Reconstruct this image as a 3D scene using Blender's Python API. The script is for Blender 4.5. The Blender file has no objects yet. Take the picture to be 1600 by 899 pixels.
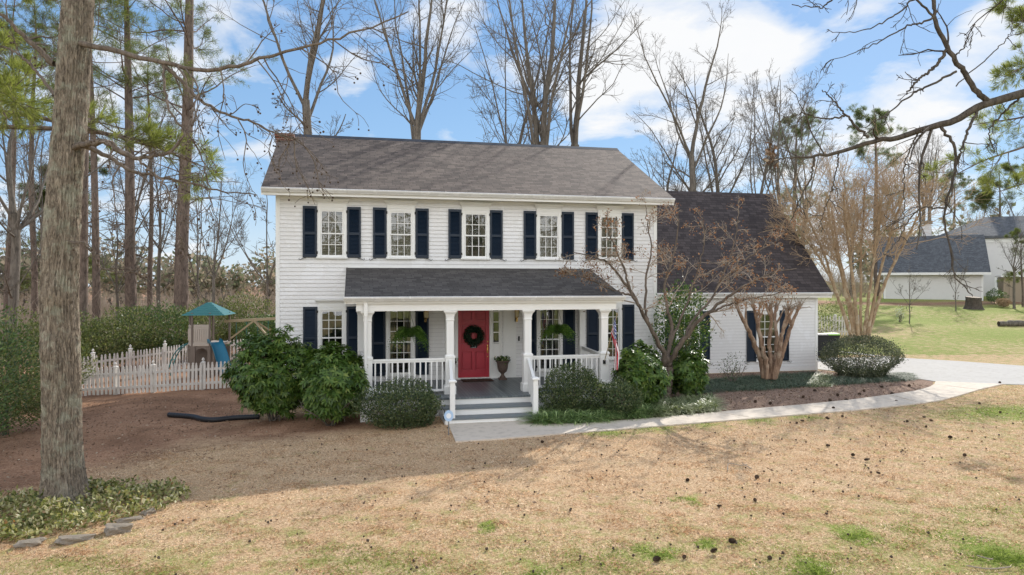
import bpy, math, random
import numpy as np
from mathutils import Vector, Matrix
R = math.radians
SC = bpy.context.scene
COL = SC.collection
random.seed(7)
rng = np.random.default_rng(11)

# ------------------------------------------------------------------ camera model (house frame: X along facade, Y into the house)
F, Y0 = 1090.0, 441.0
YAW = R(12.5)
CA, SA = math.cos(YAW), math.sin(YAW)
CX, CY, CH = -3.39, -20.6, 3.4

def at(px, py, d):
    """world point seen at photo pixel (px, py) at forward distance d metres"""
    u, v = (px - 800) / F, (Y0 - py) / F
    return (CX + (u * CA + SA) * d, CY + (-u * SA + CA) * d, CH + v * d)

def xy(px, d):
    p = at(px, Y0, d)
    return p[0], p[1]

def terrain(X, Y):
    X = np.asarray(X, float); Y = np.asarray(Y, float)
    d = (X - CX) * SA + (Y - CY) * CA
    r = (X - CX) * CA - (Y - CY) * SA
    z = -0.04 * np.clip(-1.5 - X, 0, 12)
    w = np.clip((r - 6) / 8, 0, 1); w = w * w * (3 - 2 * w)
    t = np.clip((d - 31) / 29, 0, 3)
    z = z + w * 1.9 * np.where(t < 1, t, 1 + (t - 1) * .3)
    lawn_ = np.clip((-4.9 - Y - .18 * X - np.clip(X - 6, 0, 30) * .02) / 2.0, 0, 1) * (Y > -22)
    z = z + lawn_ * .018 * (np.sin(X * 3.1 + np.sin(Y * 2.3)) * np.sin(Y * 2.7 + 1.0) + .6 * np.sin(X * 6.3 + Y * 1.9) * np.sin(Y * 5.1 - X))
    far = np.clip((np.hypot(X - 3, Y + 2) - 16) / 20, 0, 1)
    far = far * np.clip((d - 31) / 6, 0, 1)
    z = z + far * .12 * (np.sin(X * .21 + 1.3) * np.cos(Y * .17) + .5 * np.sin(X * .53 + Y * .31))
    return z

def tz(x, y):
    return float(terrain(x, y))

def gpt(px, py):
    """ground point under photo pixel"""
    d = CH * F / (py - Y0)
    for _ in range(8):
        x, y, _z = at(px, py, d)
        d = (CH - tz(x, y)) * F / (py - Y0)
    x, y, _z = at(px, py, d)
    return x, y, tz(x, y)

# ------------------------------------------------------------------ material helpers
def newmat(name):
    m = bpy.data.materials.new(name); m.use_nodes = True
    nt = m.node_tree; nt.nodes.clear()
    return m, nt

def nd(nt, typ, ins=None, **props):
    n = nt.nodes.new(typ)
    for k, v in props.items():
        setattr(n, k, v)
    for k, v in (ins or {}).items():
        s = n.inputs[k]
        if hasattr(v, 'is_output'):
            nt.links.new(v, s)
        else:
            if s.type == 'RGBA' and len(v) == 3: v = (*v, 1)
            s.default_value = v
    return n

def ramp(nt, fac, stops, interp='LINEAR'):
    n = nd(nt, 'ShaderNodeValToRGB', {'Fac': fac})
    cr = n.color_ramp; cr.interpolation = interp
    while len(cr.elements) < len(stops): cr.elements.new(.5)
    for e, (p, c) in zip(cr.elements, stops):
        e.position = p
        e.color = (*c, 1) if not isinstance(c, (int, float)) else (c, c, c, 1)
    return n.outputs['Color']

def mix(nt, fac, a, b, blend='MIX'):
    n = nd(nt, 'ShaderNodeMix', data_type='RGBA', blend_type=blend)
    for sock, v in ((n.inputs[0], fac), (n.inputs[6], a), (n.inputs[7], b)):
        if hasattr(v, 'is_output'): nt.links.new(v, sock)
        elif isinstance(v, (int, float)): sock.default_value = v
        else: sock.default_value = (*v, 1) if len(v) == 3 else v
    return n.outputs[2]

def math_(nt, op, a, b=0.0, clamp=False):
    n = nd(nt, 'ShaderNodeMath', operation=op, use_clamp=clamp)
    for i, v in enumerate((a, b)):
        if hasattr(v, 'is_output'): nt.links.new(v, n.inputs[i])
        else: n.inputs[i].default_value = v
    return n.outputs[0]

def objcoord(nt):
    return nd(nt, 'ShaderNodeTexCoord').outputs['Object']

def mapping(nt, v, scale=(1, 1, 1), loc=(0, 0, 0), rot=(0, 0, 0)):
    return nd(nt, 'ShaderNodeMapping', {'Vector': v, 'Scale': scale, 'Location': loc, 'Rotation': rot}).outputs[0]

def noise(nt, v, scale, detail=4, rough=.6, dist=0.0):
    return nd(nt, 'ShaderNodeTexNoise', {'Vector': v, 'Scale': scale, 'Detail': detail, 'Roughness': rough, 'Distortion': dist}).outputs['Fac']

def finish(nt, color, rough=.6, bump=None, bstr=.3, bdist=.01, spec=.4, metal=0.0, extra=None):
    b = nd(nt, 'ShaderNodeBsdfPrincipled')
    for k, v in (('Base Color', color), ('Roughness', rough), ('Specular IOR Level', spec), ('Metallic', metal)):
        s = b.inputs[k]
        if hasattr(v, 'is_output'): nt.links.new(v, s)
        else: s.default_value = (*v, 1) if k == 'Base Color' else v
    if bump is not None:
        bn = nd(nt, 'ShaderNodeBump', {'Height': bump, 'Strength': bstr, 'Distance': bdist})
        nt.links.new(bn.outputs[0], b.inputs['Normal'])
    o = nd(nt, 'ShaderNodeOutputMaterial')
    nt.links.new((extra(b) if extra else b).outputs[0], o.inputs[0])
    return b

def paint(name, col, rough=.5, var=.08, scale=6, bstr=.05, spec=.4, metal=0.0, dirt=None):
    m, nt = newmat(name)
    v = objcoord(nt)
    n1 = noise(nt, v, scale, 5)
    n2 = noise(nt, v, scale * 9, 3)
    c = mix(nt, n1, tuple(x * (1 - var) for x in col), tuple(min(1, x * (1 + var)) for x in col))
    if dirt:
        c = mix(nt, math_(nt, 'MULTIPLY', math_(nt, 'GREATER_THAN', n1, .45), math_(nt, 'MULTIPLY', n2, .35)), c, dirt)
    finish(nt, c, rough, n2, bstr, .01, spec, metal)
    return m

def leafmat(name, stops, rough=.45, trans=.35, spec=.35, tint=(1.1, 1.2, .6)):
    m, nt = newmat(name)
    ri = nd(nt, 'ShaderNodeNewGeometry').outputs['Random Per Island']
    c = ramp(nt, ri, stops)
    n = noise(nt, objcoord(nt), 1.6, 2)
    c = mix(nt, math_(nt, 'MULTIPLY', n, .7), c, mix(nt, 1.0, c, (.45, .5, .4), 'MULTIPLY'))
    def ex(b):
        t = nd(nt, 'ShaderNodeBsdfTranslucent', {'Color': mix(nt, 1.0, c, tint, 'MULTIPLY')})
        return nd(nt, 'ShaderNodeMixShader', {0: trans, 1: b.outputs[0], 2: t.outputs[0]})
    finish(nt, c, rough, spec=spec, extra=ex)
    return m

def bark(name, dark, light, scale=9, stretch=.12, bstr=.9, lichen=None, bdist=.04):
    m, nt = newmat(name)
    v = objcoord(nt)
    vs = mapping(nt, v, (1, 1, stretch))
    n1 = noise(nt, vs, scale, 7, .7, 1.0)
    n2 = noise(nt, v, 2.2, 4)
    c = ramp(nt, n1, [(.32, dark), (.62, light)])
    c = mix(nt, math_(nt, 'MULTIPLY', n2, .5), c, mix(nt, 1.0, c, (.6, .58, .55), 'MULTIPLY'))
    if lichen:
        l = ramp(nt, noise(nt, v, 3.3, 8, .72), [(.5, 0.0), (.60, 1.0)])
        hi = ramp(nt, nd(nt, 'ShaderNodeSeparateXYZ', {0: v}).outputs[2], [(0, .2), (1, 1.0)])
        c = mix(nt, math_(nt, 'MULTIPLY', math_(nt, 'MULTIPLY', l, hi), .75), c, lichen)
    finish(nt, c, .9, n1, bstr, bdist, .15)
    return m

def shingle(name, c1, c2, pitch, moss=None, rough=.85):
    m, nt = newmat(name)
    s = nd(nt, 'ShaderNodeSeparateXYZ', {0: objcoord(nt)})
    up = math_(nt, 'MULTIPLY', s.outputs[2], 1 / math.sin(pitch))
    v = nd(nt, 'ShaderNodeCombineXYZ', {0: s.outputs[0], 1: up}).outputs[0]
    b = nd(nt, 'ShaderNodeTexBrick', {'Vector': v, 'Color1': c1, 'Color2': c2, 'Mortar': tuple(x * .35 for x in c1), 'Scale': 1.0, 'Mortar Size': .008,
           'Mortar Smooth': .3, 'Bias': -.1, 'Brick Width': .23, 'Row Height': .142}, offset=.37, offset_frequency=2, squash=1.3, squash_frequency=3)
    n = noise(nt, v, 1.3, 6, .7)
    g = noise(nt, v, 60, 2)
    c = mix(nt, n, mix(nt, 1.0, b.outputs[0], (.72, .72, .74), 'MULTIPLY'), mix(nt, 1.0, b.outputs[0], (1.25, 1.22, 1.18), 'MULTIPLY'))
    c = mix(nt, math_(nt, 'MULTIPLY', g, .5), c, mix(nt, 1.0, c, (.5, .5, .5), 'MULTIPLY'))
    fr = math_(nt, 'FRACT', math_(nt, 'DIVIDE', up, .142))
    h = math_(nt, 'SUBTRACT', math_(nt, 'MULTIPLY', math_(nt, 'SUBTRACT', 1.0, fr), 1.0), b.outputs['Fac'])
    finish(nt, c, rough, h, .6, .012, .25)
    return m

# ------------------------------------------------------------------ materials
M = {}
M['siding'] = paint('white siding', (.82, .81, .805), .55, .035, 1.5, .03, dirt=(.55, .52, .47))
M['lap_shade'] = paint('siding shade line', (.58, .57, .56), .7, .12, 2, .03)  # darker tone paints in the shadow line under each siding board
M['trim'] = paint('white trim', (.82, .81, .78), .45, .03, 4, .03)
M['gutter'] = paint('gutter', (.78, .77, .75), .4, .05, 5, .03, dirt=(.35, .33, .3))
M['shutter'] = paint('navy shutter', (.0035, .013, .030), .45, .2, 3, .05, .45)
M['black'] = paint('black metal', (.012, .012, .013), .45, .2, 8, .05)
M['door'] = paint('red door', (.42, .02, .04), .36, .06, 3, .02, .5)
M['brass'] = paint('brass', (.75, .48, .16), .25, .1, 20, .02, .5, 1.0)
M['grey_floor'] = paint('grey porch paint', (.135, .165, .18), .45, .12, 5, .05, dirt=(.22, .19, .16))
M['mat'] = paint('doormat', (.05, .025, .015), .95, .3, 60, .5)
M['urn'] = paint('iron urn', (.10, .065, .05), .7, .35, 18, .2, dirt=(.2, .16, .13))
M['soil'] = paint('soil', (.035, .022, .015), .95, .3, 30, .4)
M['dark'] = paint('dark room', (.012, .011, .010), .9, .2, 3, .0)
M['blind'] = paint('blind', (.55, .49, .39), .6, .06, 6, .0)
M['curtain'] = paint('curtain', (.42, .37, .29), .85, .1, 9, .1)
M['brick'] = None
M['tan_plastic'] = paint('tan plastic', (.45, .39, .33), .5, .06, 4, .03)
M['brown_plastic'] = paint('brown plastic', (.17, .135, .11), .55, .1, 5, .05)
M['green_plastic'] = paint('teal plastic', (.035, .17, .17), .4, .08, 4, .03)
M['blue_plastic'] = paint('blue plastic', (.02, .16, .25), .32, .08, 4, .02)
M['pipe'] = paint('black corrugated pipe', (.015, .016, .02), .5, .2, 10, .1)
M['sign_blue'] = paint('pale blue sign', (.42, .58, .78), .4, .04, 8, .0)
M['sign_white'] = paint('white sign mark', (.8, .82, .85), .4, .02, 8, .0)
M['steel'] = paint('stake steel', (.25, .25, .25), .5, .1, 8, .05, .5, .8)
M['bin'] = paint('black bin', (.014, .015, .017), .5, .1, 5, .03)
M['lime'] = paint('lime lid', (.20, .45, .03), .5, .1, 5, .03)
M['nb_wall'] = paint('neighbour wall', (.68, .66, .64), .7, .06, 3, .1)
M['nb_tan'] = paint('neighbour tan wall', (.33, .27, .19), .7, .08, 3, .1)
M['stone'] = paint('field stone', (.26, .215, .165), .9, .4, 7, 1.0, dirt=(.12, .1, .06))
M['flag_red'] = paint('flag red', (.52, .02, .04), .75, .05, 20, .05)
M['flag_white'] = paint('flag white', (.8, .8, .8), .75, .03, 20, .05)
M['flag_blue'] = paint('flag blue', (.012, .03, .20), .75, .05, 20, .05)
M['wood_pole'] = paint('wood pole', (.42, .33, .2), .5, .1, 12, .05)
M['fence'] = paint('weathered fence paint', (.66, .64, .60), .75, .1, 5, .1, dirt=(.38, .27, .18))
M['cone'] = paint('pine cone', (.085, .055, .036), .9, .4, 60, .4)
M['gumball'] = paint('gum ball', (.075, .05, .034), .9, .4, 60, .4)
M['twig'] = paint('fallen twig', (.33, .27, .21), .9, .3, 30, .3)
M['candle'] = paint('lantern glass', (.6, .5, .3), .2, .1, 10, 0)

def glass_mat():
    m, nt = newmat('window glass')
    fr = nd(nt, 'ShaderNodeFresnel', {'IOR': 1.9})
    v = objcoord(nt)
    bn = nd(nt, 'ShaderNodeBump', {'Height': noise(nt, v, 1.7, 1), 'Strength': .25, 'Distance': .02})
    t = nd(nt, 'ShaderNodeBsdfTransparent', {'Color': (.82, .86, .84)})
    g = nd(nt, 'ShaderNodeBsdfGlossy', {'Color': (.95, .95, .95), 'Roughness': .01, 'Normal': bn.outputs[0]})
    fac = math_(nt, 'MULTIPLY', fr.outputs[0], 1.3, True)
    s = nd(nt, 'ShaderNodeMixShader', {0: fac, 1: t.outputs[0], 2: g.outputs[0]})
    o = nd(nt, 'ShaderNodeOutputMaterial', {0: s.outputs[0]})
    return m
M['glass'] = glass_mat()

def brick_mat():
    m, nt = newmat('red brick')
    s = nd(nt, 'ShaderNodeSeparateXYZ', {0: objcoord(nt)})
    v = nd(nt, 'ShaderNodeCombineXYZ', {0: math_(nt, 'ADD', s.outputs[0], s.outputs[1]), 1: s.outputs[2]}).outputs[0]
    b = nd(nt, 'ShaderNodeTexBrick', {'Vector': v, 'Color1': (.19, .06, .035), 'Color2': (.11, .035, .022), 'Mortar': (.3, .27, .23), 'Scale': 1.0,
           'Mortar Size': .006, 'Brick Width': .21, 'Row Height': .075})
    finish(nt, b.outputs[0], .85, b.outputs['Fac'], -.5, .01)
    return m
M['brick'] = brick_mat()
PITCH, WPITCH, PPITCH = math.atan(.5), math.atan(1.075), math.atan(.27)
M['roof'] = shingle('main shingles', (.185, .146, .12), (.09, .072, .06), PITCH)
M['porch_roof'] = shingle('porch shingles', (.135, .124, .115), (.068, .062, .058), PPITCH)
M['wing_roof'] = shingle('wing shingles', (.092, .076, .074), (.046, .038, .038), WPITCH)
M['ridge'] = paint('ridge cap', (.03, .033, .042), .7, .15, 6, .1)
M['nb_roof'] = shingle('neighbour shingles', (.15, .16, .17), (.095, .10, .108), R(40))

def plank_mat():
    m, nt = newmat('porch boards')
    v = objcoord(nt)
    s = nd(nt, 'ShaderNodeSeparateXYZ', {0: v})
    q = math_(nt, 'DIVIDE', s.outputs[0], .085)
    fr = math_(nt, 'FRACT', q)
    gap = math_(nt, 'LESS_THAN', fr, .09)
    wn = nd(nt, 'ShaderNodeTexWhiteNoise', {'W': math_(nt, 'FLOOR', q)}, noise_dimensions='1D').outputs['Value']
    n = noise(nt, mapping(nt, v, (6, .8, 1)), 3, 5)
    c = ramp(nt, math_(nt, 'MULTIPLY', math_(nt, 'ADD', wn, n), .5), [(.2, (.085, .105, .115)), (.8, (.17, .195, .20))])
    c = mix(nt, gap, c, (.03, .035, .04))
    finish(nt, c, .4, math_(nt, 'SUBTRACT', 1.0, gap), .4, .006)
    return m
M['planks'] = plank_mat()

def concrete_mat(name, col):
    m, nt = newmat(name)
    v = objcoord(nt)
    n1 = noise(nt, v, .9, 6, .65); n2 = noise(nt, v, 40, 4, .7); n3 = noise(nt, v, 5, 5, .7)
    c = mix(nt, n1, tuple(x * .82 for x in col), tuple(min(1, x * 1.12) for x in col))
    c = mix(nt, math_(nt, 'MULTIPLY', n2, .5), c, tuple(x * .7 for x in col))
    st = ramp(nt, n3, [(.5, 0.0), (.72, 1.0)])
    c = mix(nt, math_(nt, 'MULTIPLY', st, .42), c, (.22, .18, .13))
    finish(nt, c, .85, n2, .3, .006, .25)
    return m
M['concrete'] = concrete_mat('walk concrete', (.68, .585, .475))
M['drive'] = concrete_mat('drive concrete', (.47, .45, .42))

M['bark_big'] = bark('sweetgum bark', (.085, .066, .05), (.52, .43, .335), 21, .28, 1.0, (.46, .45, .35), .08)
M['bark_grey'] = bark('grey bark', (.085, .073, .062), (.235, .205, .17), 10, .2, .6)
M['bark_dark'] = bark('dark limb bark', (.045, .036, .03), (.14, .115, .092), 14, .3, .6)
M['bark_pine'] = bark('pine bark', (.07, .053, .044), (.24, .185, .15), 9, .3, .8)
M['bark_crape'] = bark('crape bark', (.13, .075, .05), (.42, .28, .19), 9, .18, .6, (.46, .36, .27))
M['bark_crape_tan'] = bark('tan crape bark', (.20, .13, .075), (.46, .34, .215), 9, .18, .6, (.5, .42, .3))
M['bark_maple'] = bark('maple bark', (.07, .055, .043), (.22, .175, .14), 12, .2, .5)
M['twig_tan'] = paint('tan twigs', (.42, .30, .185), .9, .3, 3, 0)
M['twig_pale'] = paint('pale twigs', (.36, .29, .22), .9, .3, 3, 0)
M['leaf_rhodo'] = leafmat('rhododendron leaf', [(0, (0.048, 0.090, 0.021)), (.5, (0.106, 0.191, 0.037)), (.9, (0.191, 0.276, 0.064)), (1, (0.297, 0.351, 0.085))], .36, .32)
M['leaf_azalea'] = leafmat('azalea leaf', [(0, (0.045, 0.072, 0.033)), (.6, (0.105, 0.150, 0.063)), (1, (0.255, 0.270, 0.128))], .4, .25)
M['leaf_hedge'] = leafmat('hedge leaf', [(0, (0.042, 0.077, 0.035)), (.55, (0.096, 0.163, 0.054)), (1, (0.211, 0.288, 0.096))], .42, .28)
M['leaf_olive'] = leafmat('olive shrub leaf', [(0, (0.090, 0.117, 0.040)), (.6, (0.181, 0.217, 0.073)), (1, (0.362, 0.344, 0.164))], .5, .3)
M['leaf_round'] = leafmat('loropetalum leaf', [(0, (0.051, 0.065, 0.043)), (.6, (0.123, 0.145, 0.080)), (1, (0.319, 0.304, 0.203))], .35, .25, .5)
M['leaf_camellia'] = leafmat('camellia leaf', [(0, (0.030, 0.068, 0.021)), (.6, (0.083, 0.165, 0.039)), (.93, (0.210, 0.285, 0.075)), (1, (0.750, 0.570, 0.375))], .3, .3, .5)
M['leaf_dry'] = leafmat('dry maple leaf', [(0, (.17, .08, .04)), (.6, (.34, .17, .085)), (1, (.50, .32, .20))], .7, .4, .2, (1.2, 1.0, .8))
M['leaf_ivy'] = leafmat('bed foliage', [(0, (.09, .12, .03)), (.35, (.27, .28, .09)), (.7, (.52, .48, .22)), (.93, (.74, .67, .46)), (1, (.45, .19, .07))], .45, .35, tint=(1.1, 1.1, .7))
M['leaf_liriope'] = leafmat('liriope blade', [(0, (0.115, 0.184, 0.069)), (.6, (0.298, 0.436, 0.173)), (1, (0.734, 0.826, 0.413))], .4, .3, .4)
M['leaf_liriope_pale'] = leafmat('variegated blade', [(0, (0.098, 0.140, 0.056)), (.5, (0.308, 0.350, 0.168)), (1, (0.700, 0.700, 0.476))], .4, .3, .4)
M['leaf_mondo'] = leafmat('mondo blade', [(0, (0.055, 0.082, 0.058)), (.6, (0.137, 0.186, 0.127)), (1, (0.312, 0.370, 0.273))], .6, .2, .2)
M['leaf_fern'] = leafmat('fern frond', [(0, (.05, .11, .018)), (.6, (.13, .25, .045)), (1, (.26, .38, .09))], .5, .4)
M['leaf_wreath'] = leafmat('wreath leaf', [(0, (.006, .018, .008)), (.6, (.015, .042, .018)), (1, (.04, .075, .035))], .5, .1)
M['needle_bright'] = leafmat('bright pine needles', [(0, (.14, .16, .045)), (.5, (.30, .32, .095)), (1, (.48, .47, .19))], .5, .5)
M['needle'] = leafmat('pine needles', [(0, (0.072, 0.096, 0.034)), (.5, (0.168, 0.198, 0.066)), (1, (0.300, 0.300, 0.120))], .5, .5)
M['needle_dark'] = leafmat('dark pine needles', [(0, (0.082, 0.109, 0.051)), (.5, (0.173, 0.209, 0.091)), (1, (0.309, 0.328, 0.155))], .55, .4)
M['far_leaf'] = leafmat('far trees', [(0, (0.169, 0.195, 0.117)), (.35, (0.286, 0.299, 0.182)), (.5, (0.390, 0.325, 0.240)), (.8, (0.494, 0.410, 0.312)), (1, (0.559, 0.416, 0.299))], .8, .45, .1, (1, 1, 1))
M['leaf_litter'] = leafmat('leaf litter', [(0, (.09, .05, .034)), (.5, (.24, .15, .10)), (.85, (.42, .29, .21)), (1, (.62, .50, .38))], .8, .15, .15, (1, 1, 1))
M['flower'] = leafmat('white flower', [(0, (.6, .6, .5)), (1, (.8, .78, .7))], .6, .3)

def grass_mat():
    m, nt = newmat('dormant grass')
    ri = nd(nt, 'ShaderNodeNewGeometry').outputs['Random Per Island']
    g = nd(nt, 'ShaderNodeAttribute', attribute_name='zone').outputs['Fac']
    straw = ramp(nt, ri, [(0, (.30, .20, .12)), (.35, (.64, .47, .30)), (.75, (.83, .65, .45)), (1, (.90, .80, .63))])
    green = ramp(nt, ri, [(0, (.10, .15, .025)), (.6, (.23, .31, .05)), (1, (.40, .46, .12))])
    v = objcoord(nt)
    gn = ramp(nt, noise(nt, v, 17, 3, .8), [(.32, .46), (.68, 1.55)])
    pn = noise(nt, v, 1.9, 5, .7)
    straw = mix(nt, ramp(nt, pn, [(.42, 0.0), (.6, 1.0)]), straw, mix(nt, 1.0, straw, (.72, .58, .47), 'MULTIPLY'))
    straw = mix(nt, 1.0, straw, gn, 'MULTIPLY')
    c = mix(nt, g, straw, green)
    def ex(b):
        t = nd(nt, 'ShaderNodeBsdfTranslucent', {'Color': c})
        return nd(nt, 'ShaderNodeMixShader', {0: .58, 1: b.outputs[0], 2: t.outputs[0]})
    finish(nt, c, .7, spec=.2, extra=ex)
    return m
M['grass'] = grass_mat()

def ground_mat():
    m, nt = newmat('ground')
    v = objcoord(nt)
    at_ = nd(nt, 'ShaderNodeAttribute', attribute_name='zone')
    sp = nd(nt, 'ShaderNodeSeparateColor', {0: at_.outputs['Color']})
    dirtw, greenw, mulchw = sp.outputs[0], sp.outputs[1], sp.outputs[2]
    nb = noise(nt, v, .55, 6, .65); nm = noise(nt, v, 3.2, 6, .7); nf = noise(nt, v, 26, 4, .75); nff = noise(nt, v, 90, 2, .8)
    straw = ramp(nt, nf, [(.30, (.24, .155, .095)), (.5, (.60, .44, .29)), (.72, (.85, .69, .50))])
    straw = mix(nt, nb, mix(nt, 1.0, straw, (.80, .66, .54), 'MULTIPLY'), mix(nt, 1.0, straw, (1.05, 1.05, .98), 'MULTIPLY'))
    green = ramp(nt, nf, [(.3, (.11, .14, .03)), (.5, (.25, .29, .065)), (.75, (.42, .44, .15))])
    dirt = ramp(nt, nf, [(.3, (.17, .09, .053)), (.5, (.39, .22, .132)), (.75, (.58, .39, .265))])
    dirt = mix(nt, ramp(nt, nb, [(.42, 0.0), (.6, 1.0)]), dirt, mix(nt, 1.0, dirt, (.66, .64, .63), 'MULTIPLY'))
    mulch = ramp(nt, nff, [(.34, (.11, .062, .042)), (.5, (.27, .175, .125)), (.66, (.50, .375, .29))])
    def edge(w, n, k=.8, s=.18):
        a = math_(nt, 'ADD', w, math_(nt, 'MULTIPLY', math_(nt, 'SUBTRACT', n, .5), k))
        return ramp(nt, a, [(.5 - s, 0.0), (.5 + s, 1.0)])
    c = mix(nt, edge(greenw, nm, 1.6, .22), straw, green)
    c = mix(nt, edge(dirtw, mix(nt, .5, nm, nb), 2.2, .32), c, dirt)
    c = mix(nt, edge(mulchw, nm, .3, .1), c, mulch)
    h = math_(nt, 'ADD', nf, math_(nt, 'MULTIPLY', nff, .5))
    finish(nt, c, .95, h, .7, .03, .1)
    return m
M['ground'] = ground_mat()

# ------------------------------------------------------------------ mesh helpers
def tag(o, label=None, cat=None, group=None, kind=None):
    if label: o['label'] = label
    if cat: o['category'] = cat
    if group: o['group'] = group
    if kind: o['kind'] = kind
    return o

def link(name, me, mat, parent=None):
    o = bpy.data.objects.new(name, me)
    COL.objects.link(o)
    if mat is not None and len(me.materials) == 0:
        for mm in (mat if isinstance(mat, (list, tuple)) else [mat]): me.materials.append(mm)
    if parent is not None: o.parent = parent
    return o

def thing(name, label, cat, loc=(0, 0, 0), rz=0.0, group=None):
    o = bpy.data.objects.new(name, None); COL.objects.link(o)
    o.empty_display_size = .1
    o.location = loc; o.rotation_euler = (0, 0, rz)
    return tag(o, label, cat, group)

def dup(o, parent=None):
    c = o.copy(); COL.objects.link(c); c.parent = parent
    for ch in list(o.children): dup(ch, c)
    return c

def np_mesh(name, V, faces, smooth=False):
    """faces: list of int arrays (n,k)"""
    me = bpy.data.meshes.new(name)
    V = np.asarray(V, np.float32)
    me.vertices.add(len(V)); me.vertices.foreach_set('co', V.ravel())
    faces = [np.asarray(f, np.int32) for f in faces if len(f)]
    loops = np.concatenate([f.ravel() for f in faces])
    tot = np.concatenate([np.full(len(f), f.shape[1], np.int32) for f in faces])
    start = np.concatenate([[0], np.cumsum(tot)[:-1]]).astype(np.int32)
    me.loops.add(len(loops)); me.loops.foreach_set('vertex_index', loops)
    me.polygons.add(len(tot)); me.polygons.foreach_set('loop_start', start)
    if smooth: me.polygons.foreach_set('use_smooth', np.ones(len(tot), bool))
    me.update(calc_edges=True)
    return me

class MB:
    def __init__(s): s.v = []; s.f = []; s.m = []; s.mi = 0; s.sm = []; s.smooth = False
    def add(s, vs, fs):
        b = len(s.v); s.v += [tuple(map(float, p)) for p in vs]
        for f in fs: s.f.append([b + i for i in f]); s.m.append(s.mi); s.sm.append(s.smooth)
        return s
    def box(s, x0, x1, y0, y1, z0, z1):
        return s.add([(x0, y0, z0), (x1, y0, z0), (x1, y1, z0), (x0, y1, z0), (x0, y0, z1), (x1, y0, z1), (x1, y1, z1), (x0, y1, z1)],
                     [(3, 2, 1, 0), (4, 5, 6, 7), (0, 1, 5, 4), (1, 2, 6, 5), (2, 3, 7, 6), (3, 0, 4, 7)])
    def quad(s, *p): return s.add(p, [tuple(range(len(p)))])
    def bar(s, a, b, w, h=None):
        """rectangular bar from a to b, w across, h the other way (up-ish)"""
        a, b = Vector(a), Vector(b); h = h or w
        t = (b - a).normalized(); up = Vector((0, 0, 1)) if abs(t.z) < .95 else Vector((0, 1, 0))
        n = t.cross(up).normalized(); u = n.cross(t)
        vs = []
        for p in (a, b):
            for sx, sy in ((-1, -1), (1, -1), (1, 1), (-1, 1)): vs.append(p + n * sx * w / 2 + u * sy * h / 2)
        return s.add(vs, [(3, 2, 1, 0), (4, 5, 6, 7), (0, 1, 5, 4), (1, 2, 6, 5), (2, 3, 7, 6), (3, 0, 4, 7)])
    def prism(s, poly, y0, y1, axis='y'):
        n = len(poly)
        def P(p, t): return (p[0], t, p[1]) if axis == 'y' else (t, p[0], p[1]) if axis == 'x' else (p[0], p[1], t)
        vs = [P(p, y0) for p in poly] + [P(p, y1) for p in poly]
        return s.add(vs, [tuple(range(n)), tuple(range(2 * n - 1, n - 1, -1))] + [(i, i + n, (i + 1) % n + n, (i + 1) % n) for i in range(n)])
    def lathe(s, prof, c=(0, 0, 0), n=16):
        k = len(prof); vs = []
        for r, z in prof:
            for i in range(n):
                a = 2 * math.pi * i / n; vs.append((c[0] + r * math.cos(a), c[1] + r * math.sin(a), c[2] + z))
        fs = [(j * n + i, j * n + (i + 1) % n, (j + 1) * n + (i + 1) % n, (j + 1) * n + i) for j in range(k - 1) for i in range(n)]
        fs += [tuple(range(n - 1, -1, -1)), tuple(range((k - 1) * n, k * n))]
        return s.add(vs, fs)
    def tube(s, pts, r, n=8):
        pts = [Vector(p) for p in pts]; k = len(pts)
        rr = r if isinstance(r, (list, tuple)) else [r] * k
        vs = []; ref = Vector((.31, .2, .93))
        for i, p in enumerate(pts):
            t = (pts[min(i + 1, k - 1)] - pts[max(i - 1, 0)]).normalized()
            if abs(t.dot(ref)) > .95: ref = Vector((.9, .3, .1))
            a = t.cross(ref).normalized(); b = t.cross(a)
            for j in range(n):
                q = 2 * math.pi * j / n; vs.append(p + a * rr[i] * math.cos(q) + b * rr[i] * math.sin(q))
        fs = [(j * n + i, (j + 1) * n + i, (j + 1) * n + (i + 1) % n, j * n + (i + 1) % n) for j in range(k - 1) for i in range(n)]
        fs += [tuple(range(n)), tuple(range(k * n - 1, (k - 1) * n - 1, -1))]
        return s.add(vs, fs)
    def build(s, name, mat, parent=None, bevel=0.0, smooth=False):
        me = bpy.data.meshes.new(name)
        me.from_pydata(s.v, [], s.f)
        if any(s.m): me.polygons.foreach_set('material_index', s.m)
        sm = [bool(x or smooth) for x in s.sm]
        if any(sm): me.polygons.foreach_set('use_smooth', sm)
        me.update()
        o = link(name, me, mat, parent)
        if bevel:
            md = o.modifiers.new('bevel', 'BEVEL'); md.width = bevel; md.segments = 2; md.limit_method = 'ANGLE'
        return o

# ---- batched branches
def tubes(P, Rr, n):
    """P (m,k,3), Rr (m,k) -> verts, quads"""
    m, k, _ = P.shape
    T = np.gradient(P, axis=1); T /= np.linalg.norm(T, axis=2, keepdims=True) + 1e-9
    ref = np.where(np.abs(T[..., 2:3]) > .8, np.array([.95, .2, .1]), np.array([.1, .15, .95]))
    ref = np.repeat(ref[:, :1], k, axis=1)
    A = np.cross(T, ref); A /= np.linalg.norm(A, axis=2, keepdims=True) + 1e-9
    B = np.cross(T, A)
    q = np.arange(n) * 2 * math.pi / n
    V = P[:, :, None, :] + Rr[:, :, None, None] * (A[:, :, None, :] * np.cos(q)[None, None, :, None] + B[:, :, None, :] * np.sin(q)[None, None, :, None])
    idx = np.arange(m * k * n).reshape(m, k, n)
    a = idx[:, :-1, :]; b = idx[:, 1:, :]
    Q = np.stack([a, b, np.roll(b, -1, 2), np.roll(a, -1, 2)], -1).reshape(-1, 4)
    return V.reshape(-1, 3), Q

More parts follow.
